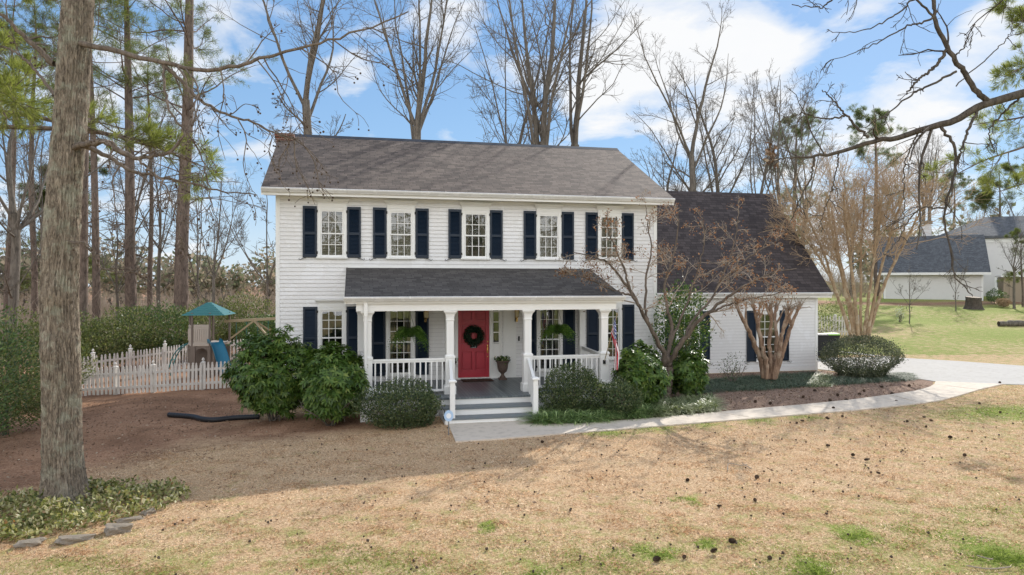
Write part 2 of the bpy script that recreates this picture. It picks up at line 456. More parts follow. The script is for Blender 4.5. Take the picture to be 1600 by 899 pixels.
def merge(parts):
    V = []; Fs = {}; o = 0
    for v, f in parts:
        V.append(v)
        for q in (f if isinstance(f, list) else [f]):
            Fs.setdefault(q.shape[1], []).append(q + o)
        o += len(v)
    return np.concatenate(V), [np.concatenate(x) for x in Fs.values()]

def norm(a): return a / (np.linalg.norm(a, axis=-1, keepdims=True) + 1e-9)

def grow(g, P, Rr, nchild, tr=(.25, 1.0), ang=(30, 60), ratio=(.3, .6), k=5, wob=.15, up=.05, rr=.65, rmin=.004, tip=.35, flat=0.0, shrink=.5):
    """children along every parent polyline"""
    m, kk, _ = P.shape
    idx = np.repeat(np.arange(m), nchild)
    N = len(idx)
    t = g.uniform(tr[0], tr[1], N)
    x = t * (kk - 1); i0 = np.minimum(x.astype(int), kk - 2); fr = (x - i0)[:, None]
    A, B = P[idx, i0], P[idx, i0 + 1]
    pos = A * (1 - fr) + B * fr
    T = norm(B - A)
    L = np.linalg.norm(np.diff(P, axis=1), axis=2).sum(1)[idx]
    rp = Rr[idx, i0] * (1 - fr[:, 0]) + Rr[idx, i0 + 1] * fr[:, 0]
    rnd = g.normal(size=(N, 3)); rnd[:, 2] *= (1 - flat)
    perp = norm(rnd - (rnd * T).sum(1, keepdims=True) * T)
    a = np.radians(g.uniform(ang[0], ang[1], N))[:, None]
    D = norm(T * np.cos(a) + perp * np.sin(a))
    LL = L * g.uniform(ratio[0], ratio[1], N) * (1 - shrink * (t - tr[0]) / (tr[1] - tr[0] + 1e-6))
    pts = [pos]
    for _ in range(k - 1):
        D = norm(D + wob * g.normal(size=(N, 3)) + np.array([0, 0, up]))
        pts.append(pts[-1] + D * (LL / (k - 1))[:, None])
    Q = np.stack(pts, 1)
    r0 = np.maximum(rp * rr, rmin)
    taper = np.linspace(1, tip, k)[None, :]
    return Q, np.maximum(r0[:, None] * taper, rmin)

def poly(pts, k=None, radii=None):
    """catmull-rom resample of control points -> (1,k,3)"""
    p = np.array(pts, float); n = len(p)
    k = k or (n - 1) * 5 + 1
    e = np.vstack([2 * p[0] - p[1], p, 2 * p[-1] - p[-2]])
    x = np.linspace(0, n - 1 - 1e-6, k); i = x.astype(int); t = (x - i)[:, None]
    a, b, c, d = e[i], e[i + 1], e[i + 2], e[i + 3]
    q = .5 * ((2 * b) + (-a + c) * t + (2 * a - 5 * b + 4 * c - d) * t ** 2 + (-a + 3 * b - 3 * c + d) * t ** 3)
    rr = np.interp(x, np.arange(n), radii) if radii is not None else None
    return (q[None], rr[None]) if rr is not None else q[None]

def leaves(g, C, D, U, L, W, fold=.25):
    """rhombic leaves: base C, direction D, normal-ish U, length L, width W"""
    N = len(C); D = norm(D)
    S = norm(np.cross(D, U)); Nn = np.cross(S, D)
    L = np.broadcast_to(np.asarray(L), (N,))[:, None]; W = np.broadcast_to(np.asarray(W), (N,))[:, None]
    mid = C + D * L * .5 - Nn * L * fold * .25
    V = np.stack([C, mid + S * W * .5, C + D * L - Nn * L * fold * .6, mid - S * W * .5], 1).reshape(-1, 3)
    f = (np.arange(N) * 4)[:, None] + np.arange(4)[None]
    return V, f

def blades(g, C, D, L, W, droop=.6):
    """arched strap leaves of 3 segments"""
    N = len(C); D = norm(D)
    H = D * np.array([1, 1, 0]); H = norm(H + 1e-6 * g.normal(size=(N, 3)))
    S = np.cross(H, np.array([0, 0, 1.0])); S = norm(S)
    L = np.broadcast_to(np.asarray(L), (N,))[:, None]
    W = np.broadcast_to(np.asarray(W), (N,))[:, None]
    V = []
    for t, w in ((0, 1.0), (.4, 1.0), (.75, .75), (1.0, .12)):
        p = C + D * L * t + H * L * droop * t * t * .6 - np.array([0, 0, 1.0]) * L * droop * t ** 2.2 * .75
        V += [p + S * W * w * .5, p - S * W * w * .5]
    V = np.stack(V, 1).reshape(-1, 3)
    b = (np.arange(N) * 8)[:, None]
    f = np.concatenate([b + np.array([[0, 1, 3, 2]]), b + np.array([[2, 3, 5, 4]]), b + np.array([[4, 5, 7, 6]])])
    return V, f

def sphere_dirs(g, n): return norm(g.normal(size=(n, 3)))

def lumpy(g, n, size, lumps=9, zmin=-.95, depth=.32, sink=.92):
    """points + outward dirs on a lumpy bush surface of half sizes `size`, origin at base centre"""
    d = sphere_dirs(g, int(n * 2.2)); d = d[d[:, 2] > zmin][:n]
    c = sphere_dirs(g, lumps); c[:, 2] = np.abs(c[:, 2]) * .9
    c = norm(c)
    dt = d @ c.T
    bump = np.exp((dt - 1) * 9).max(1)
    r = (.70 + .40 * bump) * (1 - depth * g.random(len(d)) ** 2.2)
    r = r * (1 + .16 * (g.random(len(d)) > .88) * g.random(len(d)))
    p = d * r[:, None]
    low = p[:, 2] < 0
    hr = np.hypot(p[:, 0], p[:, 1]) + 1e-6
    k = np.where(low, (.97 - .22 * np.abs(d[:, 2])) * r / hr, 1.0)
    k = np.where(low & (d[:, 2] < -.8), k * np.sqrt(g.random(len(d))), k)
    p[:, 0] *= k; p[:, 1] *= k
    p = p * np.array(size)
    p[:, 2] += size[2] * sink
    p[:, 2] = np.where(p[:, 2] < .03, .03 + .25 * size[2] * g.random(len(p)), p[:, 2])
    return p, norm(d / np.array(size))

# ------------------------------------------------------------------ world, sun, camera
SUN_ELEV = R(31)
sh = np.array([-.53 * CA - SA, .53 * SA - CA]); sh /= np.linalg.norm(sh)   # shadow direction on the ground
sun_vec = Vector((-sh[0] * math.cos(SUN_ELEV), -sh[1] * math.cos(SUN_ELEV), math.sin(SUN_ELEV)))
def make_world():
    w = bpy.data.worlds.new('World'); SC.world = w; w.use_nodes = True
    nt = w.node_tree; nt.nodes.clear()
    sky = nd(nt, 'ShaderNodeTexSky', sky_type='NISHITA', sun_disc=False)
    sky.sun_elevation = SUN_ELEV
    sky.sun_rotation = math.atan2(sun_vec.x, sun_vec.y)
    sky.air_density = 1.0; sky.dust_density = .25; sky.ozone_density = 3.0; sky.altitude = 200
    d = nd(nt, 'ShaderNodeTexCoord').outputs['Generated']
    s = nd(nt, 'ShaderNodeSeparateXYZ', {0: d})
    z = math_(nt, 'ADD', math_(nt, 'MAXIMUM', s.outputs[2], 0.0), .22)
    v = nd(nt, 'ShaderNodeCombineXYZ', {0: math_(nt, 'DIVIDE', s.outputs[0], z), 1: math_(nt, 'DIVIDE', s.outputs[1], z), 2: 0.0}).outputs[0]
    n = noise(nt, mapping(nt, v, (1, 1, 1), (3.1, 1.7, 0)), 2.3, 9, .58, .25)
    acc = n
    for px, py, wdt, amt in ((1060, 30, .15, .20), (1180, 120, .09, .15), (960, 110, .12, .14), (540, 120, .05, .18), (700, 20, .07, .14), (930, 160, .06, .14), (1560, 60, .06, .22),
                             (1450, 185, .09, .14), (1090, 250, .10, .16), (1350, 290, .2, .13), (230, 60, .16, .10), (80, 300, .25, .10)):
        c = Vector(((px - 800) / F * CA + SA, -(px - 800) / F * SA + CA, (Y0 - py) / F)).normalized()
        dp = nd(nt, 'ShaderNodeVectorMath', {0: d, 1: tuple(c)}, operation='DOT_PRODUCT').outputs['Value']
        mr = nd(nt, 'ShaderNodeMapRange', {'Value': dp, 'From Min': math.cos(wdt), 'From Max': 1.0, 'To Min': 0.0, 'To Max': amt}, interpolation_type='SMOOTHSTEP')
        acc = math_(nt, 'ADD', acc, mr.outputs[0])
    cl = ramp(nt, acc, [(.555, 0.0), (.63, .5), (.75, 1.0)])
    # hazy brightening towards the horizon
    hz = nd(nt, 'ShaderNodeMapRange', {'Value': s.outputs[2], 'From Min': 0.0, 'From Max': .16, 'To Min': .42, 'To Max': 0.0}).outputs[0]
    fac = math_(nt, 'MAXIMUM', cl, hz)
    # broad bright cloud deck overhead and behind the viewpoint, added as facade fill light
    fwd = nd(nt, 'ShaderNodeVectorMath', {0: d, 1: (SA, CA, 0.0)}, operation='DOT_PRODUCT').outputs['Value']
    back = nd(nt, 'ShaderNodeMapRange', {'Value': fwd, 'From Min': .45, 'From Max': -.45, 'To Min': 0.0, 'To Max': 1.0}, interpolation_type='SMOOTHSTEP').outputs[0]
    over = nd(nt, 'ShaderNodeMapRange', {'Value': s.outputs[2], 'From Min': .45, 'From Max': .8, 'To Min': 0.0, 'To Max': .34}, interpolation_type='SMOOTHSTEP').outputs[0]
    low = nd(nt, 'ShaderNodeMapRange', {'Value': s.outputs[2], 'From Min': .35, 'From Max': .85, 'To Min': 1.0, 'To Max': .45}).outputs[0]
    deck = math_(nt, 'MAXIMUM', math_(nt, 'MULTIPLY', back, low), over)  # mask of the added fill light, not an observed cloud deck
    fill_fac = math_(nt, 'MULTIPLY', deck, ramp(nt, n, [(.30, .35), (.5, 1.0)]))
    fac = math_(nt, 'MAXIMUM', fac, fill_fac)
    cstr = math_(nt, 'ADD', CLOUD_STRENGTH, math_(nt, 'MULTIPLY', deck, FILL_STRENGTH))
    shade = noise(nt, v, 5, 4)
    cc = mix(nt, shade, (.92, .945, .98), (1.0, 1.0, 1.0))
    # clear-sky blue, evened out a little
    up = nd(nt, 'ShaderNodeMapRange', {'Value': s.outputs[2], 'From Min': 0.0, 'From Max': .6, 'To Min': 0.0, 'To Max': 1.0}).outputs[0]
    blue = mix(nt, up, (.40, .66, .95), (.15, .37, .80))
    sk = nd(nt, 'ShaderNodeVectorMath', {0: sky.outputs[0], 'Scale': SKY_STRENGTH}, operation='SCALE').outputs[0]
    b1 = nd(nt, 'ShaderNodeBackground', {'Color': mix(nt, .68, sk, blue), 'Strength': 1.0})
    b2 = nd(nt, 'ShaderNodeBackground', {'Color': cc, 'Strength': cstr})
    mx = nd(nt, 'ShaderNodeMixShader', {0: fac, 1: b1.outputs[0], 2: b2.outputs[0]})
    nd(nt, 'ShaderNodeOutputWorld', {0: mx.outputs[0]})
SKY_STRENGTH, CLOUD_STRENGTH, SUN_STRENGTH, FILL_STRENGTH = .12, 1.0, 5.0, 1.3
make_world()
sun = bpy.data.lights.new('sun', 'SUN'); sun.energy = SUN_STRENGTH; sun.angle = R(.53); sun.color = (1.0, .95, .87)
so = bpy.data.objects.new('sun', sun); COL.objects.link(so)
so.rotation_euler = (-sun_vec).to_track_quat('-Z', 'Y').to_euler(); so.location = (0, 0, 40)
cam = bpy.data.cameras.new('camera'); cam.sensor_width = 36; cam.lens = 36 * F / 1600; cam.shift_y = -(449.5 - Y0) / 1600
cam.clip_end = 2000; cam.clip_start = .1
co = bpy.data.objects.new('camera', cam); COL.objects.link(co)
co.location = (CX, CY, CH); co.rotation_euler = (R(90), 0, -YAW)
SC.camera = co
SC.view_settings.view_transform = 'Standard'; SC.view_settings.look = 'None'; SC.view_settings.exposure = 0
SC.cycles.max_bounces = 8; SC.cycles.transparent_max_bounces = 16; SC.cycles.use_denoising = True
SC.cycles.sample_clamp_indirect = 6

# ------------------------------------------------------------------ ground
walk_front = [(712, 692), (760, 689), (800, 686), (860, 681), (950, 674), (1020, 668), (1100, 661.5), (1180, 655), (1250, 649), (1330, 643), (1400, 636), (1440, 631.5), (1470, 627), (1500, 619), (1530, 610), (1567, 601.5)]
walk_back = [(700, 663), (745, 660), (800, 658), (840, 664), (900, 664), (980, 658), (1060, 651), (1120, 645.5), (1190, 639), (1250, 634), (1330, 626), (1390, 618), (1430, 612), (1452, 606), (1460, 601.5), (1462, 597)]
WF = [gpt(*p) for p in walk_front]; WB = [gpt(*p) for p in walk_back]
def in_poly(X, Y, P):
    P = np.array([p[:2] for p in P]); ins = np.zeros(X.shape, bool); j = len(P) - 1
    for i in range(len(P)):
        xi, yi = P[i]; xj, yj = P[j]
        c = ((yi > Y) != (yj > Y)) & (X < (xj - xi) * (Y - yi) / (yj - yi + 1e-12) + xi)
        ins ^= c; j = i
    return ins
bed_poly = WB[3:] + [gpt(1440, 585), gpt(1395, 578), (14.8, .3), (14.1, 3.1), (5.9, 3.2), (5.9, -.1), (3.7, -.1), (3.7, -3.0), (.95, -3.4)]
drive_poly = [gpt(*p) for p in ((1463, 597), (1537, 602.5), (1567, 601), (1600, 602), (1700, 606), (1900, 612), (1900, 590), (1700, 578), (1600, 572.5), (1498, 565), (1402, 559.5), (1330, 551), (1300, 549))] + [(14.1, 10.5, 0.), (14.1, 3.3, 0.), (14.9, 1.6, 0.), gpt(1300, 585), gpt(1400, 587)]

def build_ground():
    def axis(lo, hi, a, b, st):
        core = np.arange(a, b + 1e-6, st)
        def out(v, lim, sgn):
            r = []; s = st
            while sgn * (lim - v) > 0:
                s *= 1.22; v += sgn * s; r.append(v)
            return r
        return np.array(out(a, lo, -1)[::-1] + list(core) + out(b, hi, 1))
    xs = axis(-420, 420, -22, 34, .22); ys = axis(-60, 520, -21, 44, .22)
    X, Y = np.meshgrid(xs, ys)
    Z = terrain(X, Y)
    g = np.random.default_rng(3)
    # soft masks
    d = (X - CX) * SA + (Y - CY) * CA
    r = (X - CX) * CA - (Y - CY) * SA
    dirt = np.clip((-4.6 + .60 * np.minimum(Y + 2, 0) - X) / 2.8, 0, 1) * np.clip((d - 10.8) / 2.0, 0, 1)
    under = np.exp(-(((X + 4.5) / 3.8) ** 2 + ((Y + 2.6) / 1.5) ** 2)) * 1.1
    dirt = np.maximum(dirt, under)
    dirt = np.maximum(dirt, np.clip(1.25 - np.hypot(X + 9.5, Y + 11.2) / 2.4, 0, 1) * .7)
    far = np.clip((d - 32) / 5, 0, 1)
    green = .16 + .30 * np.clip((12.5 - d) / 4, 0, 1) + .22 * np.clip((r - 3) / 8, 0, 1)
    wk = np.array([p[:2] for p in WF])
    dw = np.min(np.hypot(X[..., None] - wk[:, 0], Y[..., None] - wk[:, 1]), -1) if X.size < 400000 else np.full(X.shape, 9.)
    green = np.where((X > 1.5) & (X < 8), np.maximum(green, .75 - dw * .55), green)
    for px, py, rad in ((775, 817, .17), (1335, 832, .34), (1020, 860, .17), (1105, 848, .18), (1040, 860, .14), (1075, 779, .16), (660, 842, .12), (1270, 885, .25), (1560, 862, .5), (850, 888, .2), (560, 570, .1)):
        gx, gy, _ = gpt(px, py)
        green = np.maximum(green, 1.15 * np.exp(-(np.hypot(X - gx, (Y - gy) * .8) / rad) ** 2))
    gx, gy, _ = gpt(1590, 645); green = np.maximum(green, .8 * np.exp(-(np.hypot((X - gx) * .5, Y - gy) / 1.6) ** 2))
    green = np.where((far > 0) & (r > 3), .64 + .16 * np.sin(X * .31 + 2 * np.sin(Y * .23)) * np.sin(Y * .41 + X * .2), green)
    green = np.where((far > 0) & (r <= 3), .34, green)
    # bare strip in front of the neighbour's garage
    dirt = np.maximum(dirt, np.clip(1 - np.abs(d - 56.5) / 3.2, 0, 1) * np.clip((26 - np.abs(r - 33)) / 3, 0, 1))
    dirt = np.maximum(dirt, np.clip(1 - np.abs(d - 40) / 7, 0, 1) * np.clip((r - 13.5) / 2, 0, 1) * np.clip((20 - r) / 2.5, 0, 1) * .8)
    dirt = np.maximum(dirt, np.clip((d - 26) / 3, 0, 1) * (r < 2) * np.clip((62 - d) / 20, 0, .85))
    mul = in_poly(X, Y, bed_poly).astype(float)
    V = np.stack([X, Y, Z], -1).reshape(-1, 3)
    ny, nx = X.shape
    I = np.arange(nx * ny).reshape(ny, nx)
    Q = np.stack([I[:-1, :-1], I[:-1, 1:], I[1:, 1:], I[1:, :-1]], -1).reshape(-1, 4)
    me = np_mesh('ground', V, [Q], True)
    ca = me.color_attributes.new('zone', 'FLOAT_COLOR', 'POINT')
    ca.data.foreach_set('color', np.stack([dirt, green, mul, np.ones_like(mul)], -1).astype(np.float32).ravel())
    o = link('ground', me, M['ground']); o['kind'] = 'structure'
    return xs, ys, dirt, green, mul
GXS, GYS, GD, GG, GM = build_ground()
def zone(x, y):
    i = np.clip(np.searchsorted(GXS, x), 0, len(GXS) - 1); j = np.clip(np.searchsorted(GYS, y), 0, len(GYS) - 1)
    return GD[j, i], GG[j, i], GM[j, i]

def slab(name, top, thick, mat, zoff):
    n = len(top); m = MB()
    m.add([(p[0], p[1], p[2] + zoff) for p in top] + [(p[0], p[1], p[2] + zoff - thick) for p in top],
          [tuple(range(n))] + [(i, i + n, (i + 1) % n + n, (i + 1) % n) for i in range(n)])
    o = m.build(name, mat); o['kind'] = 'structure'
    return o
m = MB()
n = len(WF)
for i in range(n - 1):
    a, b, c, d_ = WF[i], WF[i + 1], WB[i + 1], WB[i]
    zt = .03
    gap = .006
    if i in (3, 6, 8, 10, 13):   # control joints
        b = tuple(b[k] + (a[k] - b[k]) * .03 for k in range(3)); c = tuple(c[k] + (d_[k] - c[k]) * .03 for k in range(3))
    T = [(p[0], p[1], p[2] + zt) for p in (a, b, c, d_)]; B = [(p[0], p[1], p[2] - .08) for p in (a, b, c, d_)]
    m.add(T + B, [(0, 1, 2, 3), (0, 4, 5, 1), (1, 5, 6, 2), (2, 6, 7, 3), (3, 7, 4, 0)])
o = m.build('walkway', M['concrete']); o['kind'] = 'structure'
slab('driveway', drive_poly, .1, M['drive'], .018)

# lawn blades
def lawn():
    g = np.random.default_rng(5)
    N = 620000
    u = g.uniform(-.80, .80, N)
    d = 7.0 + 18.0 * g.random(N) ** 1.7
    rr = u * d
    X = CX + rr * CA + d * SA; Y = CY - rr * SA + d * CA
    D, G, Mu = zone(X, Y)
    keep = (D < g.uniform(.15, .95, N)) & (Mu < .5) & (Y < -1.2 + 0 * X) & (~in_poly(X, Y, WF + WB[::-1])) & (~in_poly(X, Y, drive_poly))
    keep &= ~((X < -2.5) & (Y > -4.2))
    X, Y, G, d = X[keep], Y[keep], G[keep], d[keep]
    n = len(X)
    cl = .5 + .5 * np.sin(X * 2.1 + 1.3 * np.sin(Y * 1.7)) * np.sin(Y * 2.6 + X * .7)
    C = np.stack([X, Y, terrain(X, Y) - .004], 1)
    tuft = G > .95
    L = g.uniform(.02, .062, n) * np.where(tuft, 1.7, 1) * (.8 + .4 * cl)
    W = g.uniform(.005, .010, n) * (.7 + d / 16)
    D3 = g.normal(size=(n, 3)) * np.array([1, 1, .22]) + np.array([0, 0, .38]); D3[:, 2] = np.abs(D3[:, 2])
    D3 = norm(D3)
    S = norm(np.cross(D3, g.normal(size=(n, 3))))
    V = np.stack([C - S * W[:, None] / 2, C + S * W[:, None] / 2, C + D3 * L[:, None]], 1).reshape(-1, 3)
    f = np.arange(n * 3).reshape(-1, 3)
    me = np_mesh('lawn_grass', V, [f])
    gr = (G * .75 + .5 * cl * (G > .4) * .6 + g.uniform(-.25, .25, n) > .62).astype(np.float32)
    gr = np.maximum(gr, tuft)
    a = me.attributes.new('zone', 'FLOAT', 'POINT'); a.data.foreach_set('value', np.repeat(gr, 3).astype(np.float32))
    o = link('lawn_grass', me, M['grass']); tag(o, 'short dormant straw coloured lawn with green tufts before the house', 'grass', kind='stuff')
lawn()

# ------------------------------------------------------------------ HOUSE
house = thing('house', 'white two storey house with navy shutters, front porch and lower wing', 'house')
XL, XR, D_H = -5.62, 5.86, 8.9
EAVE_Z, RIDGE_Z, RIDGE_Y = 6.0, 8.46, 4.42
WX1, WY, WRY, WRZ, WEZ, WEY = 13.98, 3.2, 6.8, 7.24, 3.01, 2.85
WIN_UP = [(-4.50, -3.69), (-2.55, -1.74), (-.36, .48), (1.93, 2.72), (3.90, 4.68)]
UZ0, UZ1 = 4.12, 5.54
WIN_LO = [(-4.49, -3.70, 1.02), (-2.58, -1.74, .70), (1.94, 2.76, .70), (3.94, 4.70, 1.02)]
LZ1 = 2.68

def siding(mb, x0, x1, z0, z1, Y, holes, e=.112, dp=.016):
    z = z0
    while z < z1 - 1e-4:
        za, zb = z, min(z + e, z1); zc = (za + zb) / 2
        segs = [(x0, x1)]
        for hx0, hx1, hz0, hz1 in holes:
            if hz0 < zc < hz1:
                ns = []
                for a, b in segs:
                    if hx1 <= a or hx0 >= b: ns.append((a, b)); continue
                    if hx0 > a: ns.append((a, hx0))
                    if hx1 < b: ns.append((hx1, b))
                segs = ns
        for a, b in segs:
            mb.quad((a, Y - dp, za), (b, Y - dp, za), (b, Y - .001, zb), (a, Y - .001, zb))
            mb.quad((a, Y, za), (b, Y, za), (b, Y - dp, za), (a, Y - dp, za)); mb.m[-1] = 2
            mb.quad((a, Y - dp - .0015, za), (b, Y - dp - .0015, za), (b, Y - dp - .0005, za + .010), (a, Y - dp - .0005, za + .010)); mb.m[-1] = 2  # lip and bottom strip carry the painted shadow line
        z = zb

def window(x0, x1, z0, z1, Y, cols, rows, inside='blind', cap=True, parent=house, seed=0):
    """casing outer bounds x0..x1, z0..z1; rows per sash"""
    cw = .085
    m = MB()
    m.box(x0, x0 + cw, Y - .045, Y + .02, z0, z1); m.box(x1 - cw, x1, Y - .045, Y + .02, z0, z1)
    m.box(x0 + cw, x1 - cw, Y - .043, Y + .02, z1 - cw, z1)
    m.box(x0 - .03, x1 + .03, Y - .085, Y + .02, z0 - .05, z0)
    w = m.build('window', M['trim'], parent, .004)
    a, b, c, d = x0 + cw, x1 - cw, z0, z1 - cw
    zm = (c + d) / 2
    for k, (s0, s1, yy) in enumerate(((zm - .02, d, Y - .028), (c, zm + .02, Y - .002))):
        s = MB(); st = .04; t = .03; bot = .055 if k else .04
        s.box(a, a + st, yy, yy + t, s0, s1); s.box(b - st, b, yy, yy + t, s0, s1)
        s.box(a + st, b - st, yy, yy + t, s1 - .04, s1); s.box(a + st, b - st, yy, yy + t, s0, s0 + bot)
        ia, ib, ic, id_ = a + st, b - st, s0 + bot, s1 - .04
        for i in range(1, cols): x = ia + (ib - ia) * i / cols; s.box(x - .009, x + .009, yy + .004, yy + .024, ic, id_)
        for i in range(1, rows): z = ic + (id_ - ic) * i / rows; s.box(ia, ib, yy + .005, yy + .023, z - .009, z + .009)
        s.build('sash', M['trim'], w)
        g = MB(); g.quad((ia, yy + .014, ic), (ib, yy + .014, ic), (ib, yy + .014, id_), (ia, yy + .014, id_))
        g.build('pane', M['glass'], w)
    q = MB()
    if inside == 'blind':
        zz = c + .03
        while zz < d - .03:
            q.quad((a + .02, Y + .07, zz), (b - .02, Y + .07, zz), (b - .02, Y + .098, zz + .040), (a + .02, Y + .098, zz + .040)); zz += .046
        q.build('blind', M['blind'], w)
    elif inside == 'curtain':
        for x_a, x_b, sg in ((a, a + (b - a) * .36, 1), (b - (b - a) * .36, b, -1)):
            n = 18
            for i in range(n):
                f0, f1 = i / n, (i + 1) / n
                for (zl, zh, p0, p1) in ((c, zm - .2, .55, .45), (zm - .2, d, .45, 1.0)):
                    def X(f, p): return (x_a + (x_b - x_a) * f * p) if sg > 0 else (x_b - (x_b - x_a) * f * p)
                    def YY(f): return Y + .10 + .025 * math.sin(f * 22)
                    q.quad((X(f0, p0), YY(f0), zl), (X(f1, p0), YY(f1), zl), (X(f1, p1), YY(f1), zh), (X(f0, p1), YY(f0), zh))
        q.build('curtain', M['curtain'], w, smooth=True)
    if cap:
        h = MB(); e = .05
        hz0, hz1 = z1 + .002, z1 + .23
        h.box(x0 + .01, x1 - .01, Y - .04, Y + .01, hz0, hz0 + .11)
        pr = [(Y + .01, hz0 + .112), (Y - .045, hz0 + .112), (Y - .06, hz0 + .14), (Y - .10, hz0 + .175), (Y - .115, hz0 + .20), (Y - .115, hz1), (Y + .01, hz1)]
        nn = len(pr)
        # returned crown: widen with projection
        vs = [(x0 + .01 - (Y - p[0]) * .75, p[0], p[1]) for p in pr] + [(x1 - .01 + (Y - p[0]) * .75, p[0], p[1]) for p in pr]
        h.add(vs, [tuple(range(nn)), tuple(range(2 * nn - 1, nn - 1, -1))] + [(i, i + nn, (i + 1) % nn + nn, (i + 1) % nn) for i in range(nn)])
        h.build('header_cornice', M['trim'], w, .003)
    return w

def shutter(x0, x1, z0, z1, Y, hinge, dogs=True, parent=house):
    st = .055; ya, yb = Y - .058, Y - .02
    m = MB()
    zm = z0 + (z1 - z0) * .47
    m.box(x0, x0 + st, ya, yb, z0, z1); m.box(x1 - st, x1, ya, yb, z0, z1)
    for a, b in ((z0, z0 + .09), (zm - .035, zm + .035), (z1 - .075, z1)): m.box(x0 + st, x1 - st, ya + .001, yb - .001, a, b)
    for lo, hi in ((z0 + .09, zm - .035), (zm + .035, z1 - .075)):
        z = lo
        while z < hi - .01:
            zz = min(z + .038, hi)
            m.quad((x0 + st, ya + .006, z), (x1 - st, ya + .006, z), (x1 - st, yb - .006, zz), (x0 + st, yb - .006, zz))
            m.quad((x0 + st, yb - .006, z), (x1 - st, yb - .006, z), (x1 - st, ya + .006, z), (x0 + st, ya + .006, z)); z += .038
    s = m.build('shutter', M['shutter'], parent)
    hx = x0 if hinge < 0 else x1
    for z in (z0 + .14, z1 - .14):
        h = MB(); h.box(hx - .028, hx + .028, ya - .006, yb, z - .035, z + .035); h.build('hinge', M['black'], s)
    if dogs:
        sx = x1 if hinge < 0 else x0; sg = 1 if hinge < 0 else -1
        d = MB(); px = sx - sg * .03
        d.tube([(px - sg * .06, Y - .075, z0 - .02), (px, Y - .075, z0 - .022), (px + sg * .06, Y - .075, z0 - .045), (px + sg * .10, Y - .075, z0 - .07), (px + sg * .135, Y - .075, z0 - .045), (px + sg * .115, Y - .075, z0 - .02)], .009, 6)
        d.build('shutter_dog', M['black'], s)
    return s

# walls of the main block
holes = [(a + .04, b - .04, UZ0, UZ1 - .04) for a, b in WIN_UP] + [(a + .04, b - .04, c, LZ1 - .04) for a, b, c in WIN_LO] + [(-.86, .86, .5, 2.70)]
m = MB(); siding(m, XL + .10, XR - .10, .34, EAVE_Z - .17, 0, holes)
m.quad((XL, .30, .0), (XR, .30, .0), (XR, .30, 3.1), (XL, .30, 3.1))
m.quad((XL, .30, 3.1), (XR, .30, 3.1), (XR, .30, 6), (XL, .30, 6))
wall = m.build('wall', [M['siding'], M['dark'], M['lap_shade']], house)
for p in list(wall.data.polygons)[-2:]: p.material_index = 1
m = MB()
for X, sg in ((XL, -1), (XR, 1)):
    m.prism([(0.001, .0), (D_H, .0), (D_H, EAVE_Z - .1), (RIDGE_Y, RIDGE_Z - .12), (0.001, EAVE_Z - .1)], X - sg * .06, X, 'x')
m.box(XL + .061, XR - .061, D_H - .06, D_H, 0, EAVE_Z - .1)
m.build('side_wall', M['siding'], house)
m = MB(); m.box(XL + .102, XR - .102, -.03, .12, -.3, .338); m.build('foundation', M['siding'], house)
for a, b in ((XL - .012, XL + .10), (XR - .10, XR + .012)):
    m = MB(); m.box(a, b, -.032, .1, -.2, EAVE_Z - .17); m.build('corner_board', M['trim'], house, .004)
m = MB(); m.box(XL - .012, XR + .012, -.042, .1, EAVE_Z - .168, EAVE_Z - .03); m.build('frieze_board', M['trim'], house, .004)

def roof_slab(name, x0, x1, ey, ez, ry, rz, by, bz, mat, th=.07):
    m = MB()
    m.prism([(ey, ez), (ry, rz), (by, bz), (by, bz - th), (ry, rz - th * 1.1), (ey, ez - th)], x0, x1, 'x')
    return m.build(name, mat, house)
RX0, RX1 = -5.96, 6.24
roof = roof_slab('roof', RX0, RX1, -.47, 6.015, RIDGE_Y, RIDGE_Z, D_H + .45, 6.0, M['roof'])
m = MB(); m.prism([(RIDGE_Y - .2, RIDGE_Z - .095), (RIDGE_Y, RIDGE_Z + .03), (RIDGE_Y + .2, RIDGE_Z - .095), (RIDGE_Y + .2, RIDGE_Z - .14), (RIDGE_Y, RIDGE_Z - .03), (RIDGE_Y - .2, RIDGE_Z - .14)], RX0 - .01, RX1 + .01, 'x')
m.build('ridge_cap', M['ridge'], roof)
for X0, X1 in ((RX0 - .005, RX0 + .03), (RX1 - .03, RX1 + .005)):
    m = MB(); m.prism([(-.46, 5.93), (RIDGE_Y, RIDGE_Z - .085), (D_H + .44, 5.91), (D_H + .44, 5.78), (RIDGE_Y, RIDGE_Z - .22), (-.46, 5.79)], X0, X1, 'x'); m.build('rake_board', M['trim'], roof)
m = MB(); m.box(RX0 + .031, RX1 - .031, -.44, -.04, EAVE_Z - .17, EAVE_Z - .15); m.build('soffit', M['trim'], house)

def gutter(x0, x1, y, z, parent=house, joints=()):
    m = MB()
    m.prism([(y + .11, z), (y + .0, z), (y - .012, z - .015), (y - .002, z - .05), (y + .035, z - .095), (y + .05, z - .12), (y + .11, z - .12), (y + .11, z - .1), (y + .06, z - .1), (y + .025, z - .045), (y + .012, z - .012), (y + .1, z - .012)], x0, x1, 'x')
    for j in joints: m.box(j - .02, j + .02, y - .018, y + .02, z - .055, z + .004)
    return m.build('gutter', M['gutter'], parent)
gutter(RX0 + .002, RX1 - .002, -.56, 6.0, roof, (-4.9, -.9, 1.2, 3.6))
m = MB(); m.box(RX0 + .031, RX1 - .031, -.448, -.442, EAVE_Z - .2, EAVE_Z - .07); m.build('fascia', M['trim'], roof)

